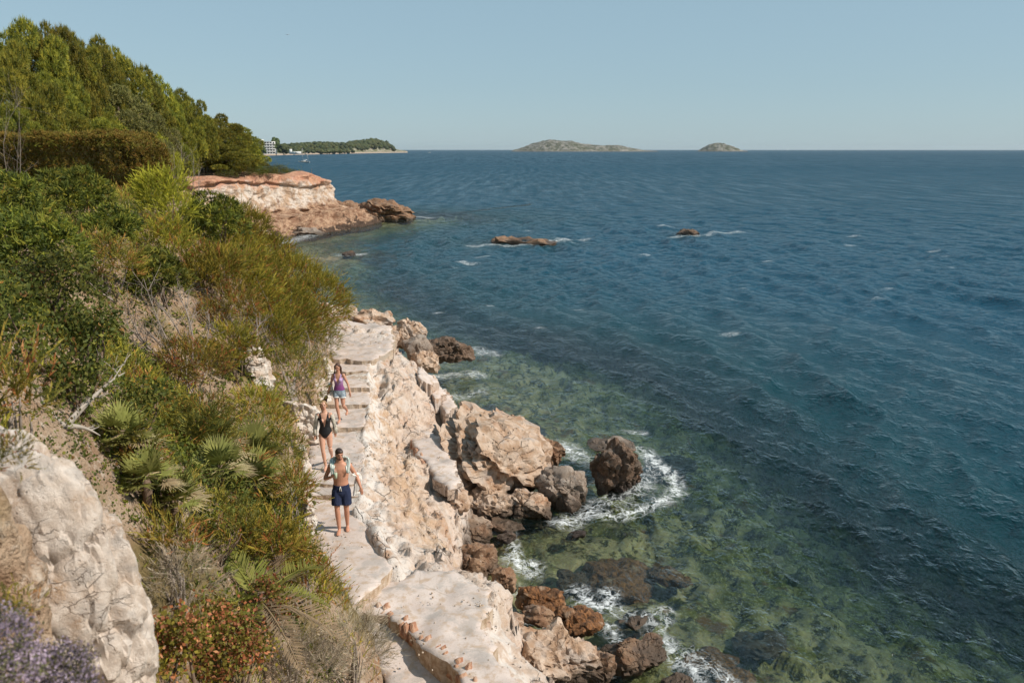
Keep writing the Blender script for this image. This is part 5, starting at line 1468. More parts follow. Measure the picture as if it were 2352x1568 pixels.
# ------------------------------------------------------------------ people
def skin_mat(name, c):
    t = NT(name)
    n = t.noise(t.objc(), 14, 4, .55)
    return t.fin(t.mix(n, tuple(v * .9 for v in c), tuple(min(1, v * 1.1) for v in c)), .5, t.bump(t.noise(t.objc(), 60, 3), .08, .01), .35)
SKIN_M = skin_mat('tanned_skin', (0.52, 0.255, 0.165)); SKIN_W = skin_mat('fair_skin', (0.60, 0.335, 0.235)); SKIN_D = skin_mat('warm_skin', (0.53, 0.27, 0.18))
M_EYE = simple('eye_dark', (0.03, 0.02, 0.018), .3, .5); M_LIP = simple('lip', (0.42, 0.13, 0.11), .5)
def solid(mb, voxel, smooth=4, name='body'):
    """weld overlapping closed shapes into one continuous surface"""
    V, F, _ = mb.arrays()
    me = make_mesh(name, V, F, None)
    o = bpy.data.objects.new('tmp', me); C.objects.link(o)
    r = o.modifiers.new('r', 'REMESH'); r.mode = 'VOXEL'; r.voxel_size = voxel
    s = o.modifiers.new('s', 'SMOOTH'); s.factor = .5; s.iterations = smooth
    dg = bpy.context.evaluated_depsgraph_get()
    m2 = bpy.data.meshes.new_from_object(o.evaluated_get(dg))
    m2.name = name
    bpy.data.objects.remove(o); bpy.data.meshes.remove(me)
    m2.polygons.foreach_set('use_smooth', np.ones(len(m2.polygons), bool))
    return m2
def verts_of(me):
    a = np.empty(len(me.vertices) * 3, np.float32); me.vertices.foreach_get('co', a); return a.reshape(-1, 3).astype(float)
def garment(name, body_me, pred, off, mat, parent):
    """cloth cut from the body's surface and lifted off the skin"""
    V = verts_of(body_me)
    Nn = np.empty(len(V) * 3, np.float32); body_me.vertices.foreach_get('normal', Nn); Nn = Nn.reshape(-1, 3)
    P = np.array([p.vertices[:] for p in body_me.polygons if len(p.vertices) == 4])
    k = pred(V)
    P = P[k[P].all(1)]
    used = np.zeros(len(V), bool); used[P.ravel()] = True
    idx = np.cumsum(used) - 1
    F = idx[P]; A = (V + Nn * off)[used]; B = (V - Nn * .002)[used]; n = len(A)
    e = np.vstack([F[:, [0, 1]], F[:, [1, 2]], F[:, [2, 3]], F[:, [3, 0]]])
    key = np.sort(e, 1); uq, inv, cnt = np.unique(key, axis=0, return_inverse=True, return_counts=True)
    bd = e[cnt[inv.ravel()] == 1]
    rim = np.stack([bd[:, 1], bd[:, 0], bd[:, 0] + n, bd[:, 1] + n], -1)
    return obj(name, np.vstack([A, B]), np.vstack([F, F[:, ::-1] + n, rim]), mat, parent)
def hand(mb, w, d, side, curl=.35, s=1.0):
    """palm and five unequal, bent fingers from wrist w along d"""
    d = unit(np.array(d, float)); sd = unit(np.cross(d, np.array((0, 1.0, .15)))) * side; nn = np.cross(sd, d) * side
    pc = w + d * .045 * s
    mb.tube([w - d * .01, w + d * .03 * s, w + d * .085 * s], [(.018 * s, .026 * s), (.016 * s, .040 * s), (.013 * s, .038 * s)], 10, flat=tuple(nn))
    for i, (o, l) in enumerate([(-.030, .062), (-.010, .074), (.010, .070), (.029, .055)]):
        b = w + d * .078 * s + sd * o * s
        p1 = b + d * l * .5 * s; dd = unit(d + nn * -curl * 1.2); p2 = p1 + dd * l * .35 * s; d3 = unit(d + nn * -curl * 2.6); p3 = p2 + d3 * l * .28 * s
        mb.tube([b - d * .02 * s, b, p1, p2, p3], np.array([.0095, .0095, .009, .0085, .007]) * s, 6)
    tb = w + d * .028 * s + sd * -.030 * s
    td = unit(d * .75 - sd * .8 - nn * .35)
    mb.tube([tb - td * .01, tb, tb + td * .032 * s, tb + unit(td + d * .5) * .06 * s], np.array([.013, .013, .011, .008]) * s, 6)
def limb(mb, pts, rad, n=12):
    P = np.array(pts, float); k = len(P)
    s = np.linspace(0, k - 1, (k - 1) * 6 + 1); i = np.arange(k)
    L = np.stack([np.interp(s, i, P[:, a]) for a in range(3)], -1)
    for _ in range(2): L[1:-1] = (L[:-2] + 2 * L[1:-1] + L[2:]) / 4
    mb.tube(L, np.interp(s, i, rad), n)
def figure(pose, fem, voxel=.0088):
    """whole body in one surface; metres for a 1.80 m person, facing -Y"""
    mb = MB()
    ln = pose.get('lean', 0.0)
    def sh(z): return np.array((0, -ln * max(0, z - .95), 0))
    if fem: prof = [(.80, .05, .06), (.86, .145, .105), (.94, .172, .118), (1.02, .155, .105), (1.12, .122, .088), (1.22, .130, .095), (1.32, .145, .102), (1.40, .150, .092), (1.46, .140, .072), (1.50, .07, .055), (1.60, .048, .05)]
    else: prof = [(.80, .05, .06), (.86, .145, .105), (.94, .160, .112), (1.02, .152, .106), (1.12, .148, .102), (1.22, .162, .112), (1.32, .180, .122), (1.40, .188, .114), (1.47, .165, .082), (1.52, .08, .065), (1.62, .058, .062)]
    mb.tube([np.array((0, 0, z)) + sh(z) for z, a, b in prof], [(a, b) for z, a, b in prof], 22, flat=(1, 0, 0))
    if fem:
        for s in (-1, 1): mb.ball(np.array((s * .066, -.082, 1.30)) + sh(1.3), (.056, .052, .058), 12, 8)
        for s in (-1, 1): mb.ball((s * .075, .06, .90), (.085, .09, .095), 12, 8)
    else:
        for s in (-1, 1): mb.ball(np.array((s * .085, -.085, 1.355)) + sh(1.35), (.085, .035, .06), 12, 8)
        for s in (-1, 1): mb.ball((s * .07, .05, .90), (.08, .08, .09), 12, 8)
    k = .9 if fem else 1.0
    for s, nm in ((-1, 'R'), (1, 'L')):
        S = np.array((s * (.155 if fem else .188), 0, 1.435)) + sh(1.43)
        E, W, HD = [np.array(q, float) for q in pose['arm' + nm]]
        mb.ball(S, .052 * k + .006, 10, 8)
        limb(mb, [S, S + (E - S) * .35, E, E + (W - E) * .3, W], np.array([.052, .048, .037, .040, .025]) * k)
        hand(mb, W, HD, s, pose.get('curl' + nm, .35), .95 * k)
        Hp = np.array((s * .088, 0, .90)); K, A, T = [np.array(q, float) for q in pose['leg' + nm]]
        limb(mb, [Hp, Hp + (K - Hp) * .35, K, K + (A - K) * .3 + np.array((0, .018, 0)), A], np.array([.090, .082, .052, .056, .034]) * (.97 if fem else 1.0), 14)
        fd = unit(T - A); hz = A + np.array((0, .03, -.045 if abs(fd[2]) < .7 else 0))
        mb.tube([A + (hz - A) * .8 - fd * .02, A + fd * .05 + np.array((0, 0, -.03)), A + (T - A) * .72 + np.array((0, 0, -.008)), T], [(.030, .032), (.036, .036), (.026, .043), (.012, .032)], 12, flat=(0, 0, 1))
        for q in range(5):
            tb = T + np.array(((q - 2) * .014, .006, -.004))
            mb.tube([tb, tb + fd * (.026 - .003 * abs(q - (1.5 - s)))], [.0095, .007], 6)
    # head
    Rz = Euler(pose.get('head', (0, 0, 0))).to_matrix(); R = np.array(Rz)
    hc = np.array((0, -.012, 1.695)) + sh(1.7) + np.array(pose.get('hoff', (0, 0, 0)))
    def hp(x, y, z): return hc + R @ np.array((x, y, z))
    mb.ball(hc, (.074, .094, .108), 20, 14, rot=R)
    mb.ball(hp(0, -.028, -.058), (.054, .060, .055), 14, 10, rot=R)
    mb.tube([hp(0, -.088, .018), hp(0, -.104, -.018), hp(0, -.092, -.026)], [.009, .015, .010], 8)
    for s in (-1, 1):
        mb.ball(hp(s * .076, .004, -.008), (.010, .018, .030), 8, 6, rot=R)
        mb.ball(hp(s * .030, -.082, .034), (.026, .012, .008), 8, 6, rot=R)
    mb.tube([hp(0, .01, -.06), np.array((0, 0, 1.50)) + sh(1.5)], [.050 * (.88 if fem else 1.06)] * 2, 12)
    return solid(mb, voxel), hp, R
def face(root, hp, R, glasses=False):
    for s in (-1, 1):
        mb = MB(); mb.ball(hp(s * .030, -.085, .012), (.013, .008, .007), 8, 6, rot=R); mb.build('eye', M_EYE, root)
        mb = MB(); mb.tube([hp(s * .014, -.092, .034), hp(s * .032, -.090, .040), hp(s * .052, -.078, .034)], [.004, .005, .003], 5); mb.build('eyebrow', M_HAIR_D, root)
    mb = MB(); mb.ball(hp(0, -.088, -.058), (.022, .009, .008), 10, 6, rot=R); mb.build('mouth', M_LIP, root)
def hair_mat(name, a, b):
    t = NT(name); n = t.noise(t.scalev(t.objc(), (1, 1, .15)), 40, 4, .6)
    return t.fin(t.mix(n, a, b), .45, t.bump(n, .5, .01), .5)
M_HAIR_D = hair_mat('dark_brown_hair', (0.018, 0.010, 0.007), (0.07, 0.035, 0.022)); M_HAIR_B = hair_mat('blonde_hair', (0.20, 0.11, 0.05), (0.44, 0.28, 0.14)); M_HAIR_W = hair_mat('brown_hair', (0.035, 0.016, 0.010), (0.13, 0.06, 0.035))
def ribbon(name, P, W, hw, mat, parent, th=.008, n=8, seed=0, wave=.012):
    P = np.array(P, float); W = unit(np.array(W, float)); hw = np.broadcast_to(np.asarray(hw, float), (len(P),))
    k = np.arange(len(P)); s = np.linspace(0, len(P) - 1, len(P) * 9)
    Pi = np.stack([np.interp(s, k, P[:, a]) for a in range(3)], -1); Wi = unit(np.stack([np.interp(s, k, W[:, a]) for a in range(3)], -1)); h = np.interp(s, k, hw)
    for _ in range(4): Pi[1:-1] = (Pi[:-2] + 2 * Pi[1:-1] + Pi[2:]) / 4
    T = unit(np.gradient(Pi, axis=0)); N_ = unit(np.cross(T, Wi))
    u = np.linspace(-1, 1, n)
    G = Pi[:, None] + Wi[:, None] * (h[:, None] * u)[..., None]
    wv = wave * np.sin(u * 9 + s[:, None] * .6 + seed) + wave * fbm((G.reshape(-1, 3)) * 14, 3, seed).reshape(len(s), n)
    G = G + N_[:, None] * wv[..., None]
    A = (G + N_[:, None] * th / 2).reshape(-1, 3); B = (G - N_[:, None] * th / 2).reshape(-1, 3)
    F = grid_faces(len(s), n); m = len(A)
    e = np.vstack([F[:, [0, 1]], F[:, [1, 2]], F[:, [2, 3]], F[:, [3, 0]]]); key = np.sort(e, 1)
    uq, inv, cnt = np.unique(key, axis=0, return_inverse=True, return_counts=True); bd = e[cnt[inv.ravel()] == 1]
    rim = np.stack([bd[:, 1], bd[:, 0], bd[:, 0] + m, bd[:, 1] + m], -1)
    return obj(name, np.vstack([A, B]), np.vstack([F, F[:, ::-1] + m, rim]), mat, parent)
def person(label, loc, height, rz=0):
    return setp(empty('person', tuple(loc), (0, 0, rz), (height / 1.80,) * 3), label, 'person', 'walkers on the coast path')

# --- the man in navy shorts
man = person('bare chested man in navy swim shorts with a striped towel, foremost of the three', U(789, 1218, 2.275), 1.82, .10)
pose = dict(armR=[(-.325, .035, 1.14), (-.15, -.175, 1.27), (.75, -.35, .45)], armL=[(.315, .06, 1.17), (.40, -.06, .955), (.18, -.12, -.9)], curlR=.8,
            legR=[(-.095, -.075, .50), (-.075, -.055, .085), (-.085, -.22, .022)], legL=[(.085, -.02, .49), (.075, .10, .085), (.095, -.07, .022)], head=(.22, .05, .45), lean=.03)
body, hp, R = figure(pose, False)
body.materials.append(SKIN_M); link('body', body, man)
face(man, hp, R)
mb = MB(); mb.ball(hp(0, .014, .030), (.080, .096, .092), 18, 12, rot=R); mb.ball(hp(0, -.045, .082), (.060, .045, .034), 12, 8, rot=R)
hm = solid(mb, .008); V = verts_of(hm) ; hm.materials.append(M_HAIR_D); link('hair', hm, man)
mb = MB(); mb.ball(hp(0, -.040, -.080), (.050, .050, .034), 12, 8, rot=R)
for s in (-1, 1): mb.ball(hp(s * .050, -.020, -.055), (.016, .032, .040), 8, 6, rot=R)
bm_ = solid(mb, .006); bm_.materials.append(M_HAIR_D); link('beard', bm_, man)
t = NT('navy_cloth'); n = t.noise(t.scalev(t.objc(), (1, 1, .3)), 22, 4)
M_NAVY = t.fin(t.mix(n, (0.012, 0.018, 0.045), (0.035, 0.045, 0.09)), .85, t.bump(t.noise(t.scalev(t.objc(), (1, 1, .25)), 16, 3), .6, .03), .15)
mb = MB()
mb.tube([(0, 0, z) for z in (.80, .86, .94, 1.00, 1.04)], [(.14, .11), (.175, .128), (.176, .124), (.165, .116), (.158, .112)], 22, flat=(1, 0, 0))
for s, nm in ((-1, 'R'), (1, 'L')):
    K = np.array(pose['leg' + nm][0]); Hp = np.array((s * .09, 0, .92)); b = Hp + (K - Hp) * .74
    mb.tube([Hp, Hp + (b - Hp) * .3, Hp + (b - Hp) * .7, b], [(.098, .108), (.108, .116), (.112, .118), (.116, .120)], 18, flat=(1, 0, 0))
sm = solid(mb, .011, 3); sm.materials.append(M_NAVY); sh_ = link('shorts', sm, man); setp(sh_, 'navy swim shorts')
mb = MB(); mb.tube([(.0, -.118, 1.03), (.012, -.132, .98), (.02, -.136, .93)], .006, 5); mb.tube([(.0, -.118, 1.03), (-.016, -.132, .985), (-.012, -.136, .94)], .006, 5)
mb.build('drawstring', simple('cord_white', (.75, .72, .66)), sh_)
t = NT('striped_towel')
wv = t.new('ShaderNodeTexWave', wave_type='BANDS', bands_direction='X'); t.l.new(t.objc(), wv.inputs[0]); wv.inputs['Scale'].default_value = 9; wv.inputs['Distortion'].default_value = .4
c = t.mix(t.smooth(wv.outputs[1], .55, .7), (.78, .76, .72), (.20, .34, .28))
M_TOWEL = t.fin(c, .95, t.bump(t.noise(t.objc(), 70, 3), .5, .01), .1)
setp(ribbon('towel', [(-.135, -.150, 1.24), (-.135, -.148, 1.32), (-.135, -.115, 1.44), (-.135, 0, 1.53), (-.08, .10, 1.52), (.0, .125, 1.50), (.08, .10, 1.52), (.135, 0, 1.53), (.165, -.11, 1.42), (.17, -.14, 1.32)],
            [(1, -.1, 0), (1, -.1, 0), (1, -.1, -.1), (1, .1, -.55), (.7, .5, -.8), (0, .6, -.8), (-.7, .5, -.8), (-1, .1, -.55), (-1, -.1, -.1), (-1, -.1, 0)], [.030, .034, .045, .075, .11, .13, .11, .075, .045, .030], M_TOWEL, man, seed=1), 'green and white striped towel round the neck')
M_WHITE = simple('white_cotton', (.78, .76, .73), .9, .1, .06, 12, .3)
setp(ribbon('shirt', [(.25, -.03, 1.26), (.31, .02, 1.22), (.345, .07, 1.16), (.33, .10, 1.0), (.30, .11, .82), (.28, .10, .72)], [(.5, .8, .2), (.6, .8, .1), (.7, .7, 0), (1, .2, 0), (1, .2, 0), (1, .3, 0)], [.05, .07, .075, .075, .07, .06], M_WHITE, man, seed=4, wave=.02), 'white shirt hanging from the left elbow')
mb = MB(); wr = np.array((-.15, -.175, 1.27))
cup = empty('drink_cup', tuple(U(789, 1218, 2.275) + np.array(Matrix.Rotation(.10, 3, 'Z')) @ np.array((-.065, -.235, 1.315)) * (1.82 / 1.8)))
mb.tube([(0, 0, -.06), (0, 0, -.058), (0, 0, .06), (0, 0, .062)], [.001, .028, .034, .030], 14); mb.build('cup', simple('pale_green_cup', (.45, .52, .38), .4, .4), cup)
mb = MB(); mb.tube([(0, 0, .05), (.01, 0, .12)], .004, 6); mb.build('straw', simple('straw_white', (.8, .8, .78)), cup)
setp(cup, 'pale cup held by the man at his chest', 'cup')

# --- the woman in the black swimsuit
w2p = U(752, 1073, 2.475)
w2 = person('woman in a black plunging swimsuit with patterned sleeves, middle of the three', w2p, 1.70, .12)
pose2 = dict(armR=[(-.245, .04, 1.13), (-.265, -.02, .90), (.0, -.15, -1)], armL=[(.235, .06, 1.14), (.25, .06, .92), (-.1, .1, -1)],
             legR=[(-.070, -.13, .50), (-.030, -.085, .085), (-.03, -.26, .022)], legL=[(.105, -.03, .49), (.09, .33, .20), (.09, .30, .03)], head=(.05, 0, .10), lean=.02)
body, hp2, R2 = figure(pose2, True)
body.materials.append(SKIN_W); link('body', body, w2)
face(w2, hp2, R2)
M_BLACK = simple('black_swimsuit', (.012, .012, .014), .6, .3)
def suit(V):
    x, y, z = V[:, 0], V[:, 1], V[:, 2]; ax = np.abs(x)
    torso = (z > .80) & (z < 1.49) & (ax < .185 - .05 * sstep(1.3, 1.47, z))
    cut = z > .835 + np.clip(ax - .03, 0, 1) * 1.15
    vneck = (y < .02) & (z > 1.13) & (ax < (z - 1.13) * .24)
    straps = (z < 1.36) | ((ax > .05) & (ax < .115))
    return torso & cut & ~vneck & straps
setp(garment('swimsuit', body, suit, .006, M_BLACK, w2), 'black plunging swimsuit')
t = NT('patterned_voile')
v = t.vor(t.objc(), 38); n = t.noise(t.objc(), 30, 3)
M_VOILE = t.fin(t.mix(t.smooth(t.math('ADD', v, t.math('MULTIPLY', n, .3)), .42, .52), (.03, .03, .03), (.55, .50, .42)), .9, None, .1)
for nm, s in (('R', -1), ('L', 1)):
    S = np.array((s * .165, .0, 1.44)); E, W, _d = [np.array(q, float) for q in pose2['arm' + nm]]
    mb = MB(); P = [S, S + (E - S) * .5, E, E + (W - E) * .5, W]
    mb.tube(P, [.058, .056, .052, .056, .060], 14)
    V, F, _ = mb.arrays(); V += fbm(V * 14, 3, 5)[:, None] * .012
    setp(obj('sleeve', V, F, M_VOILE, w2), 'black and white patterned sleeve')
ribbon('wrap', [(-.17, .04, 1.42), (-.22, .07, 1.2), (-.25, .08, 1.0), (-.26, .08, .74)], [(.4, 1, 0)] * 4, [.05, .07, .08, .09], M_VOILE, w2, seed=8, wave=.02)
mb = MB(); mb.ball(hp2(0, .016, .024), (.080, .094, .092), 16, 12, rot=R2)
mb.tube([hp2(0, .07, -.02), hp2(-.03, .085, -.11), (-.035, .11, 1.48), (-.04, .13, 1.38)], [.06, .055, .045, .02], 12)
for s in (-1, 1): mb.tube([hp2(s * .045, -.055, .075), hp2(s * .076, -.012, .02), hp2(s * .078, .02, -.07)], [.022, .024, .024], 8)
hm = solid(mb, .008); hm.materials.append(M_HAIR_B); link('hair', hm, w2)

# --- the woman in denim shorts
w1p = U(783, 966, 2.625)
w1 = person('woman in a purple swimsuit top and denim shorts, hindmost of the three on the steps', w1p, 1.67, -.06)
pose1 = dict(armR=[(-.255, .05, 1.16), (-.335, .02, .92), (-.25, -.1, -1)], armL=[(.265, .02, 1.15), (.335, -.05, .90), (.12, -.1, -1)], curlR=.9,
             legR=[(-.065, -.12, .50), (-.015, -.085, .085), (-.01, -.26, .022)], legL=[(.115, -.06, .50), (.135, .26, .24), (.14, .13, .15)], head=(.30, 0, .05), lean=.05)
body, hp1, R1 = figure(pose1, True)
body.materials.append(SKIN_D); link('body', body, w1)
face(w1, hp1, R1)
t = NT('purple_tie_dye'); p_ = t.objc(); n = t.noise(t.scalev(p_, (1, 1, .4)), 10, 4, .6)
zz = t.math('ADD', t.sep(p_)[2], t.math('MULTIPLY', t.math('SUBTRACT', n, .5), .25))
M_PURPLE = t.fin(t.mix(t.smooth(zz, 1.05, 1.35), (.22, .06, .20), (.46, .32, .52)), .7, None, .2)
def suit1(V):
    x, y, z = V[:, 0], V[:, 1], V[:, 2]; ax = np.abs(x)
    return (z > .98) & (z < 1.49) & (ax < .185 - .05 * sstep(1.3, 1.47, z)) & ~((y < .02) & (z > 1.17) & (ax < (z - 1.17) * .26)) & ((z < 1.36) | ((ax > .05) & (ax < .115)))
setp(garment('swimsuit', body, suit1, .006, M_PURPLE, w1), 'purple tie dyed swimsuit top')
t = NT('denim'); n = t.noise(t.objc(), 26, 5, .65)
M_DENIM = t.fin(t.mix(t.smooth(n, .3, .7), (.10, .15, .21), (.40, .46, .50)), .9, t.bump(t.noise(t.objc(), 120, 2), .3, .005), .1)
mb = MB()
mb.tube([(0, 0, z) for z in (.80, .86, .94, 1.02, 1.07)], [(.135, .11), (.172, .128), (.180, .126), (.160, .112), (.138, .10)], 22, flat=(1, 0, 0))
legs = []
for s, nm in ((-1, 'R'), (1, 'L')):
    K = np.array(pose1['leg' + nm][0]); Hp = np.array((s * .088, 0, .92)); b = Hp + (K - Hp) * .38
    mb.tube([Hp, Hp + (b - Hp) * .5, b], [(.098, .108), (.104, .112), (.108, .114)], 18, flat=(1, 0, 0)); legs.append((Hp, b))
sm = solid(mb, .011, 2); sm.materials.append(M_DENIM); dsh = setp(link('shorts', sm, w1), 'faded denim shorts')
for Hp, b in legs:
    mb = MB(); d = unit(b - Hp); mb.tube([b - d * .012, b, b + d * .018], [(.110, .116), (.112, .118), (.108, .114)], 18, flat=(1, 0, 0), cap=False)
    setp(mb.build('hem', M_WHITE, dsh), 'frayed white hem')
mb = MB(); mb.ball(hp1(0, .016, .026), (.082, .096, .094), 16, 12, rot=R1)
for s in (-1, 1):
    mb.tube([hp1(s * .03, -.05, .085), hp1(s * .080, -.005, .03), hp1(s * .088, .02, -.06), (s * .105, -.03, 1.50), (s * .115, -.06, 1.42), (s * .10, -.075, 1.36)], [.022, .028, .032, .034, .028, .012], 10)
mb.tube([hp1(0, .07, .0), (0, .085, 1.58), (0, .11, 1.45), (0, .12, 1.34)], [.07, .085, .085, .04], 12)
hm = solid(mb, .008); hm.materials.append(M_HAIR_W); link('hair', hm, w1)
def wl1(v): return np.array(w1p) + np.array(Matrix.Rotation(-.06, 3, 'Z')) @ np.array(v) * (1.67 / 1.8)
tw = ribbon('beach_towel', [(-.26, -.06, 1.14), (-.275, .05, 1.17), (-.29, .10, 1.05), (-.28, .11, .9), (-.26, .10, .76)], [(.45, .9, .1), (1, .2, 0), (1, .2, 0), (1, .3, 0), (1, .3, 0)], [.05, .06, .065, .07, .07], M_WHITE, None, seed=3, wave=.018)
tw.location = tuple(w1p); tw.rotation_euler = (0, 0, -.06); tw.scale = (1.67 / 1.8,) * 3
setp(tw, 'white towel over the arm of the woman in denim shorts', 'towel')
M_LEATHER = simple('brown_leather', (.075, .032, .018), .6, .3, .3, 30)
for i in range(2):
    b = np.array((-.375 - .03 * i, -.015 + .03 * i, .77))
    r_ = empty('sandal', tuple(wl1(b)), (.25, .35 + .2 * i, .4 * i), (.93,) * 3)
    mb = MB(); mb.tube([(0, 0, .02), (0, -.004, -.05), (0, -.002, -.12), (0, .006, -.20), (0, .01, -.225)], [(.006, .022), (.009, .032), (.009, .030), (.009, .040), (.005, .020)], 12, flat=(0, 1, 0)); mb.build('sole', M_LEATHER, r_)
    for z in (-.03, -.15):
        mb = MB(); s_ = np.linspace(0, math.pi, 9); mb.tube(np.stack([.034 * np.cos(s_), -.03 * np.sin(s_) - .003, np.full(9, z)], -1), .007, 5); mb.build('strap', M_LEATHER, r_)
    setp(r_, ['brown leather sandal carried by the woman in denim shorts, nearer one', 'brown leather sandal carried by the woman in denim shorts, outer one'][i], 'sandal')
# ------------------------------------------------------------------ far headland, islands, boats
t = NT('far_land'); p = t.pos(); n1 = t.noise(p, .02, 5, .6); n2 = t.noise(p, .12, 4, .6); z = t.sep(p)[2]
c = t.mix(t.smooth(n2, .42, .58), (.11, .12, .05), (.34, .30, .24))
c = t.mix(t.smooth(t.math('ADD', z, t.math('MULTIPLY', n2, 6)), 6.5, 4.5), c, (.36, .28, .22))
M_FAR = t.fin(c, .95, None, .1)
t = NT('island_scrub'); p = t.pos(); n1 = t.noise(p, .012, 5, .65); n2 = t.noise(p, .055, 5, .7); z = t.sep(p)[2]
c = t.mix(t.smooth(n2, .40, .60), (.075, .080, .050), (.27, .25, .22))
c = t.mix(t.math('MULTIPLY', t.smooth(n1, .5, .65), .5), c, (.10, .105, .06))
c = t.mix(t.smooth(t.math('ADD', z, t.math('MULTIPLY', n2, 10)), 9, 7), c, (.27, .25, .215))
c = t.mix(t.smooth(t.math('ADD', z, t.math('MULTIPLY', n2, 3)), 3.6, 2.6), c, (.10, .09, .08))
M_ISLE = t.fin(c, .95, t.bump(n2, 1, 8), .1)
def island(name, label, prof, Y, deep, seed):
    prof = np.array(prof, float)
    nx, ny = 150, 44
    px = np.linspace(prof[0, 0], prof[-1, 0], nx); top = np.interp(px, prof[:, 0], prof[:, 1])
    base = 348.4 if Y > 3000 else PCY - FPX * math.tan(PITCH - math.atan2(CAM_H, Y))
    zt = np.clip(base - top, 0, None) * Y / FPX / 1.03
    X = (px - PCX) / FPX * Y * 0.972
    v = np.linspace(-1, 1, ny)
    Xg, Vg = np.meshgrid(X, v, indexing='ij'); Zt = zt[:, None] * np.ones_like(Vg)
    wid = deep * (.25 + .75 * np.clip(zt / zt.max(), 0, 1) ** .5)
    Yg = Y + wid[:, None] * Vg
    sh = np.clip(1 - np.abs(Vg) ** 2.4, 0, 1)
    P = np.stack([Xg, Yg, Zt * sh], -1).reshape(-1, 3)
    P[:, 2] += (fbm(P * .035, 4, seed) * 4.5 + ridged(P * .09, 3, seed + 5) * 2.2) * np.clip(P[:, 2] / 10, 0, 1) - 2.0 * (np.abs(Vg.ravel()) > .97)
    return setp(obj(name, P, grid_faces(nx, ny), M_ISLE), label, None, None, 'structure')
island('island', 'long low scrub covered island on the horizon', [(1172, 349), (1180, 345), (1200, 340), (1222, 332), (1240, 327), (1262, 323), (1290, 325), (1310, 325), (1335, 331), (1360, 334), (1385, 335), (1415, 334), (1440, 339), (1462, 343), (1485, 346.2), (1508, 347.2), (1512, 349)], 3600, 170, 3)
island('island', 'small steep islet right of the long island', [(1600, 349.5), (1607, 346), (1618, 339), (1632, 332), (1645, 330), (1660, 331), (1672, 334), (1688, 340), (1700, 345), (1714, 347.3), (1718, 349.5)], 3700, 90, 11)
# headland
def headland():
    px = np.linspace(520, 936, 180)
    Yb = np.interp(px, [520, 600, 760, 936], [1200, 1280, 1750, 2500])
    top = np.interp(px, [520, 590, 640, 700, 760, 790, 815, 840, 862, 885, 900, 915, 930, 936], [345, 345, 342, 335, 335, 336, 332, 328, 327, 335, 341, 345, 347, 348.5])
    v = np.linspace(0, 1, 26)
    X = np.empty((len(px), len(v))); Yg = X.copy(); Z = X.copy()
    for i in range(len(px)):
        deep = 260
        Yv = Yb[i] + deep * v
        base = PCY - FPX * math.tan(PITCH - math.atan2(CAM_H, Yb[i]))
        h = max(0, base - top[i]) * Yb[i] / FPX
        X[i] = (px[i] - PCX) / FPX * 0.972 * Yv; Yg[i] = Yv
        Z[i] = -1.5 + 4.5 * sstep(0, .06, v) + max(h - 3, 0) * sstep(.08, .6, v)
    P = np.stack([X, Yg, Z], -1).reshape(-1, 3)
    P[:, 2] += fbm(P * .03, 4, 8) * 2 * np.clip(P[:, 2] / 6, 0, 1)
    setp(obj('headland', P, grid_faces(len(px), len(v)), M_FAR), 'low wooded headland beyond the bay', None, None, 'structure')
    # the wood as one mass of small crowns
    rg = np.random.default_rng(6); D, F = ico(2); Vs, Fs, Cs = [], [], []; n0 = 0
    Pg = P.reshape(len(px), len(v), 3)
    cols = np.array([(.085, .11, .035), (.06, .085, .03), (.11, .125, .04)])
    for k in range(1050):
        i = rg.integers(8, 168); 
        if px[i] < 640: continue
        f0 = .10 if px[i] < 800 else .30
        j = rg.uniform(f0, .75) ** 1.0 * (len(v) - 1)
        if px[i] > 895 and rg.random() < .8: continue
        q = Pg[i, int(j)]; r = rg.uniform(3.0, 6.0) * (q[1] / 1700)
        V = D * r * np.array((1, 1, .85)) * (1 + .30 * vnoise(D * 2.2 + k, 3))[:, None] + q + np.array((rg.normal(0, 6), 0, r * .5))
        Vs.append(V); Fs.append(F + n0); n0 += len(V); Cs.append(np.repeat([cols[rg.integers(3)] * rg.uniform(.8, 1.3)], len(V), 0))
    setp(obj('far_wood', np.vstack(Vs), np.vstack(Fs), M_LEAF, col=np.vstack(Cs), smooth=False), 'distant wood covering the headland', 'wood', None, 'stuff')
    # single pines beside the hotel
    for px_, py_, w_, Y_, l in [(632, 316, 30, 1250, 'tall dark pine right beside the white hotel'), (649, 330, 30, 1230, 'round pine by the shore right of the hotel'), (604, 336, 16, 1215, 'low pine in front of the white hotel')]:
        q = UY(px_, py_, Y_); root = empty('pine_tree', (q[0], q[1], 2.0), (0, 0, px_), (w_ / 2 * Y_ / FPX / 4.0,) * 2 + ((q[2] - 2) / 7.9,))
        D3, F3 = ico(3)
        mbv, mbf, n_ = [], [], 0
        for k in range(11):
            f = k / 10; cc = np.array((math.cos(k * 2.4) * 2.4 * (1 - .6 * f), math.sin(k * 2.4) * 2.4 * (1 - .6 * f), 2.6 + 4.2 * f)); mbv.append(D3 * 1.35 * (1 + .3 * vnoise(D3 * 3 + k, 4))[:, None] + cc); mbf.append(F3 + n_); n_ += len(D3)
        V = np.vstack(mbv); obj('crown', V, np.vstack(mbf), M_LEAF, root, smooth=False, col=np.repeat([(.085, .11, .035)], len(V), 0) * (1 + .4 * vnoise(V * 3, 5))[:, None])
        mb = MB(); mb.tube([(0, 0, -.4), (.1, 0, 2.5), (0, .1, 5)], [.22, .16, .05], 6); mb.build('trunk', M_BARK, root)
        setp(root, l, 'tree')
headland()
M_WALL = simple('white_render', (.72, .71, .68), .8, .2, .05, .5); M_PANE = simple('dark_window', (.05, .06, .07), .2, .5)
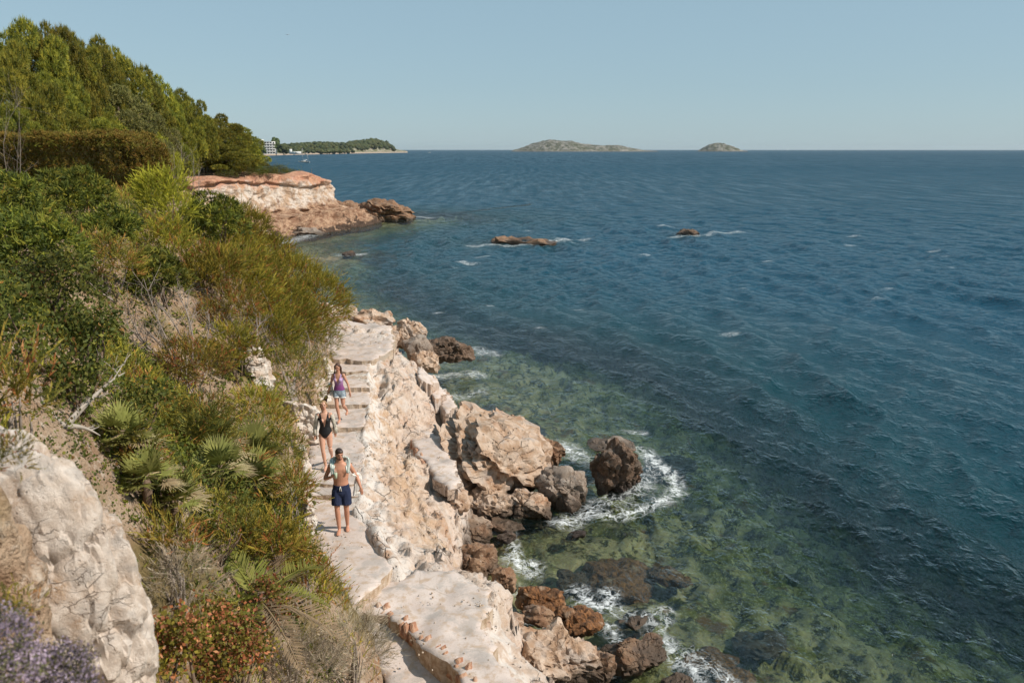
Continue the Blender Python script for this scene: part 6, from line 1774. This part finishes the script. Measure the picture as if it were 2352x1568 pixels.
def hotel():
    Yh = 1240; mpp = Yh / FPX * 1.03
    c = UY(598, 352, Yh); root = empty('hotel_building', (c[0], Yh, 3.0))
    W = 64 * mpp; fh = 3.7
    mb = MB()
    # slabs, piers and back wall of each storey; the bays between stay open
    mb.box((0, 7, fh * 2.5), (W, 8, fh * 5)); mb.build('wall', M_WALL, root, smooth=False)
    for f in range(5):
        m = MB(); m.box((0, 1.6, f * fh + fh - .25), (W - (8 if f == 4 else 0), 3.6, .5)); m.build('floor_slab', M_WALL, root, smooth=False)
        m = MB(); m.box((0, 0, f * fh + .55), (W - (8 if f == 4 else 0), .2, .8)); m.build('balcony', M_WALL, root, smooth=False)
        for b in range(11):
            x = (b - 5) * W / 11
            m = MB(); m.box((x, 2.9, f * fh + 1.7), (W / 11 * .72, .3, 2.7)); w_ = m.build('window', M_WALL, root, smooth=False); m = MB(); m.box((x, 2.72, f * fh + 1.7), (W / 11 * .62, .1, 2.4)); m.build('pane', M_PANE, w_, smooth=False)
            if b < 10:
                m = MB(); m.box((x + W / 22, 1.5, f * fh + 1.65), (.9, 3.0, 3.0)); m.build('pier', M_WALL, root, smooth=False)
    m = MB(); m.box((-4, 6, fh * 5 + 1.4), (16, 6, 2.8)); m.build('roof_house', M_WALL, root, smooth=False)
    setp(root, 'white terraced hotel on the far shore', 'building')
    c = UY(676, 350, 1400); r2 = empty('house', (c[0], 1400, 2))
    m = MB(); m.box((3, 3, 2.2), (15, 6, 4.4)); m.build('wall', M_WALL, r2, smooth=False)
    m = MB(); m.box((-7, 3, 4.2), (4, 4, 8.4)); m.build('tower', M_WALL, r2, smooth=False)
    m = MB(); m.box((3, -.05, 2), (2, .2, 2)); m.build('door', M_PANE, r2, smooth=False)
    setp(r2, 'small white house by the far beach', 'building')
hotel()
# --- boats
def loft_hull(L, B, D):
    s = np.linspace(0, 1, 14); th = np.linspace(0, math.pi, 9)
    V = []
    for a in s:
        w = B / 2 * (math.sin(math.pi * min(1, .12 + a * .75)) ** .6) * (1 if a < .8 else (1 - ((a - .8) / .2) ** 2) + .01); dz = .25 * (2 * a - .8) ** 2
        for q in th: V.append(((a - .5) * L, w * math.cos(q), -D * math.sin(q) * (1 - .5 * a) + dz + (D * .0)))
    return np.array(V), grid_faces(14, 9)
M_HULL = simple('boat_hull', (.70, .68, .64), .35, .5); M_DECK = simple('boat_deck', (.30, .22, .16), .6, .3); M_MAST = simple('mast', (.55, .53, .5), .4, .5); M_SAIL = simple('sailcloth', (.80, .80, .78), .8, .1); M_NAVYB = simple('boot_stripe', (.05, .06, .09), .5, .3)
q = U(698, 374.5, 0)
sb = empty('sailing_boat', (q[0], q[1], .45), (0, 0, math.radians(172)), (1.02,) * 3)
V, F = loft_hull(9.2, 2.8, .9); V[:, 2] += .5; obj('hull', V, F, M_HULL, sb)
mb = MB(); mb.box((-.2, 0, .62), (5.6, 1.7, .16)); mb.build('deck', M_DECK, sb, smooth=False)
mb = MB(); mb.box((.2, 0, .9), (3.2, 1.3, .5)); mb.build('cabin', M_HULL, sb, smooth=False)
mb = MB(); mb.tube([(.7, 0, .6), (.7, 0, 10.2)], .10, 6); mb.build('mast', M_MAST, sb)
mb = MB(); mb.tube([(-3.2, 0, .6), (-3.2, 0, 7.2)], .08, 6); mb.build('mizzen_mast', M_MAST, sb)
mb = MB(); mb.tube([(.6, 0, 1.9), (-2.6, 0, 1.9)], .16, 6); mb.build('boom', M_SAIL, sb)
for a, b in [((.7, 0, 10.1), (4.5, 0, 1.0)), ((.7, 0, 10.1), (-4.4, 0, .9)), ((-3.2, 0, 7.1), (.7, 0, 6.0))]:
    mb = MB(); mb.tube([a, b], .035, 4); mb.build('stay', M_MAST, sb)
setp(sb, 'sailing boat with bare masts anchored in the bay', 'boat')
for i, (x, y, L, l) in enumerate([(604, 358.5, 7, 'small white motor boat close to the hotel beach'), (676, 356, 6, 'white dinghy near the far beach'), (987, 351.5, 7, 'white motor boat off the tip of the headland'), (1612, 352, 0, '')]):
    if not L: continue
    q = U(x, y, 0); r_ = empty('motor_boat', (q[0], q[1], .4), (0, 0, .2 * i), (1, 1, 1))
    V, F = loft_hull(L, 2.4, .8); V[:, 2] += .6; obj('hull', V, F, M_HULL, r_)
    mb = MB(); mb.box((0, 0, 1.1), (L * .35, 1.5, 1.0)); mb.build('cabin', M_SAIL, r_, smooth=False)
    setp(r_, l, 'boat')
q = U(1613, 431 / 1, 0)
for i, (x, Y, h, l) in enumerate([(1810, 6500, 17, 'distant white sail on the horizon right of the islet'), (2230, 7000, 9, 'faint sail on the horizon at the far right'), (1612, 3400, 0, '')]):
    if not h: continue
    X = (x - PCX) / FPX * Y * 0.972; r_ = empty('sailing_boat', (X, Y, 0), (0, 0, .5), (1, 1, 1))
    V, F = loft_hull(h * .8, 3, 1); V[:, 2] += .8; obj('hull', V, F, M_HULL, r_)
    mb = MB(); mb.add([(-h * .3, 0, 2), (h * .05, .1, 2), (0, .05, h), (-h * .3, .12, 2), (h * .05, .22, 2), (0, .17, h)], [np.array([(0, 1, 2), (3, 5, 4)]), np.array([(0, 3, 4, 1), (1, 4, 5, 2), (2, 5, 3, 0)])]); mb.build('sail', M_SAIL, r_, smooth=False)
    mb = MB(); mb.tube([(h * .05, .1, 0), (h * .02, .1, h * 1.02)], .12, 5); mb.build('mast', M_MAST, r_)
    setp(r_, l, 'boat')
# --- aeroplane, a speck in the sky
q = UY(660, 80, 8200)
ap = empty('aeroplane', tuple(q), (0, 0, math.radians(8)))
M_PLANE = simple('aircraft_skin', (.45, .46, .48), .4, .5)
mb = MB(); mb.tube([(-17, 0, 0), (-15, 0, .2), (0, 0, 0), (14, 0, 0), (18, 0, .8)], [.4, 1.8, 2, 1.8, .3], 10); mb.build('fuselage', M_PLANE, ap)
for s in (-1, 1):
    mb = MB(); mb.tube([(-2, s * 1.5, -.5), (4, s * 16, .6)], [(.35, 3.0), (.15, 1.0)], 8, flat=(0, 0, 1)); mb.build('wing', M_PLANE, ap)
mb = MB(); mb.tube([(15, 0, 1), (18, 0, 6)], [(2, .25), (1, .15)], 8, flat=(1, 0, 0)); mb.build('tail_fin', M_PLANE, ap)
setp(ap, 'aeroplane, a tiny speck high in the sky', 'aeroplane')

# ------------------------------------------------------------------ thin sea air
t = NT('sea_air')
t.n.remove(t.p)
pv = t.new('ShaderNodeVolumePrincipled')
pv.inputs['Color'].default_value = (.80, .88, .95, 1); pv.inputs['Density'].default_value = 3.5e-5; pv.inputs['Anisotropy'].default_value = .2
t.l.new(pv.outputs[0], t.out.inputs['Volume'])
mb = MB(); mb.box((0, 6900, 25.5), (28600, 15400, 73))
hz_ = mb.build('haze', t.m, smooth=False)
setp(hz_, 'thin summer haze over the sea', 'haze', None, 'stuff')
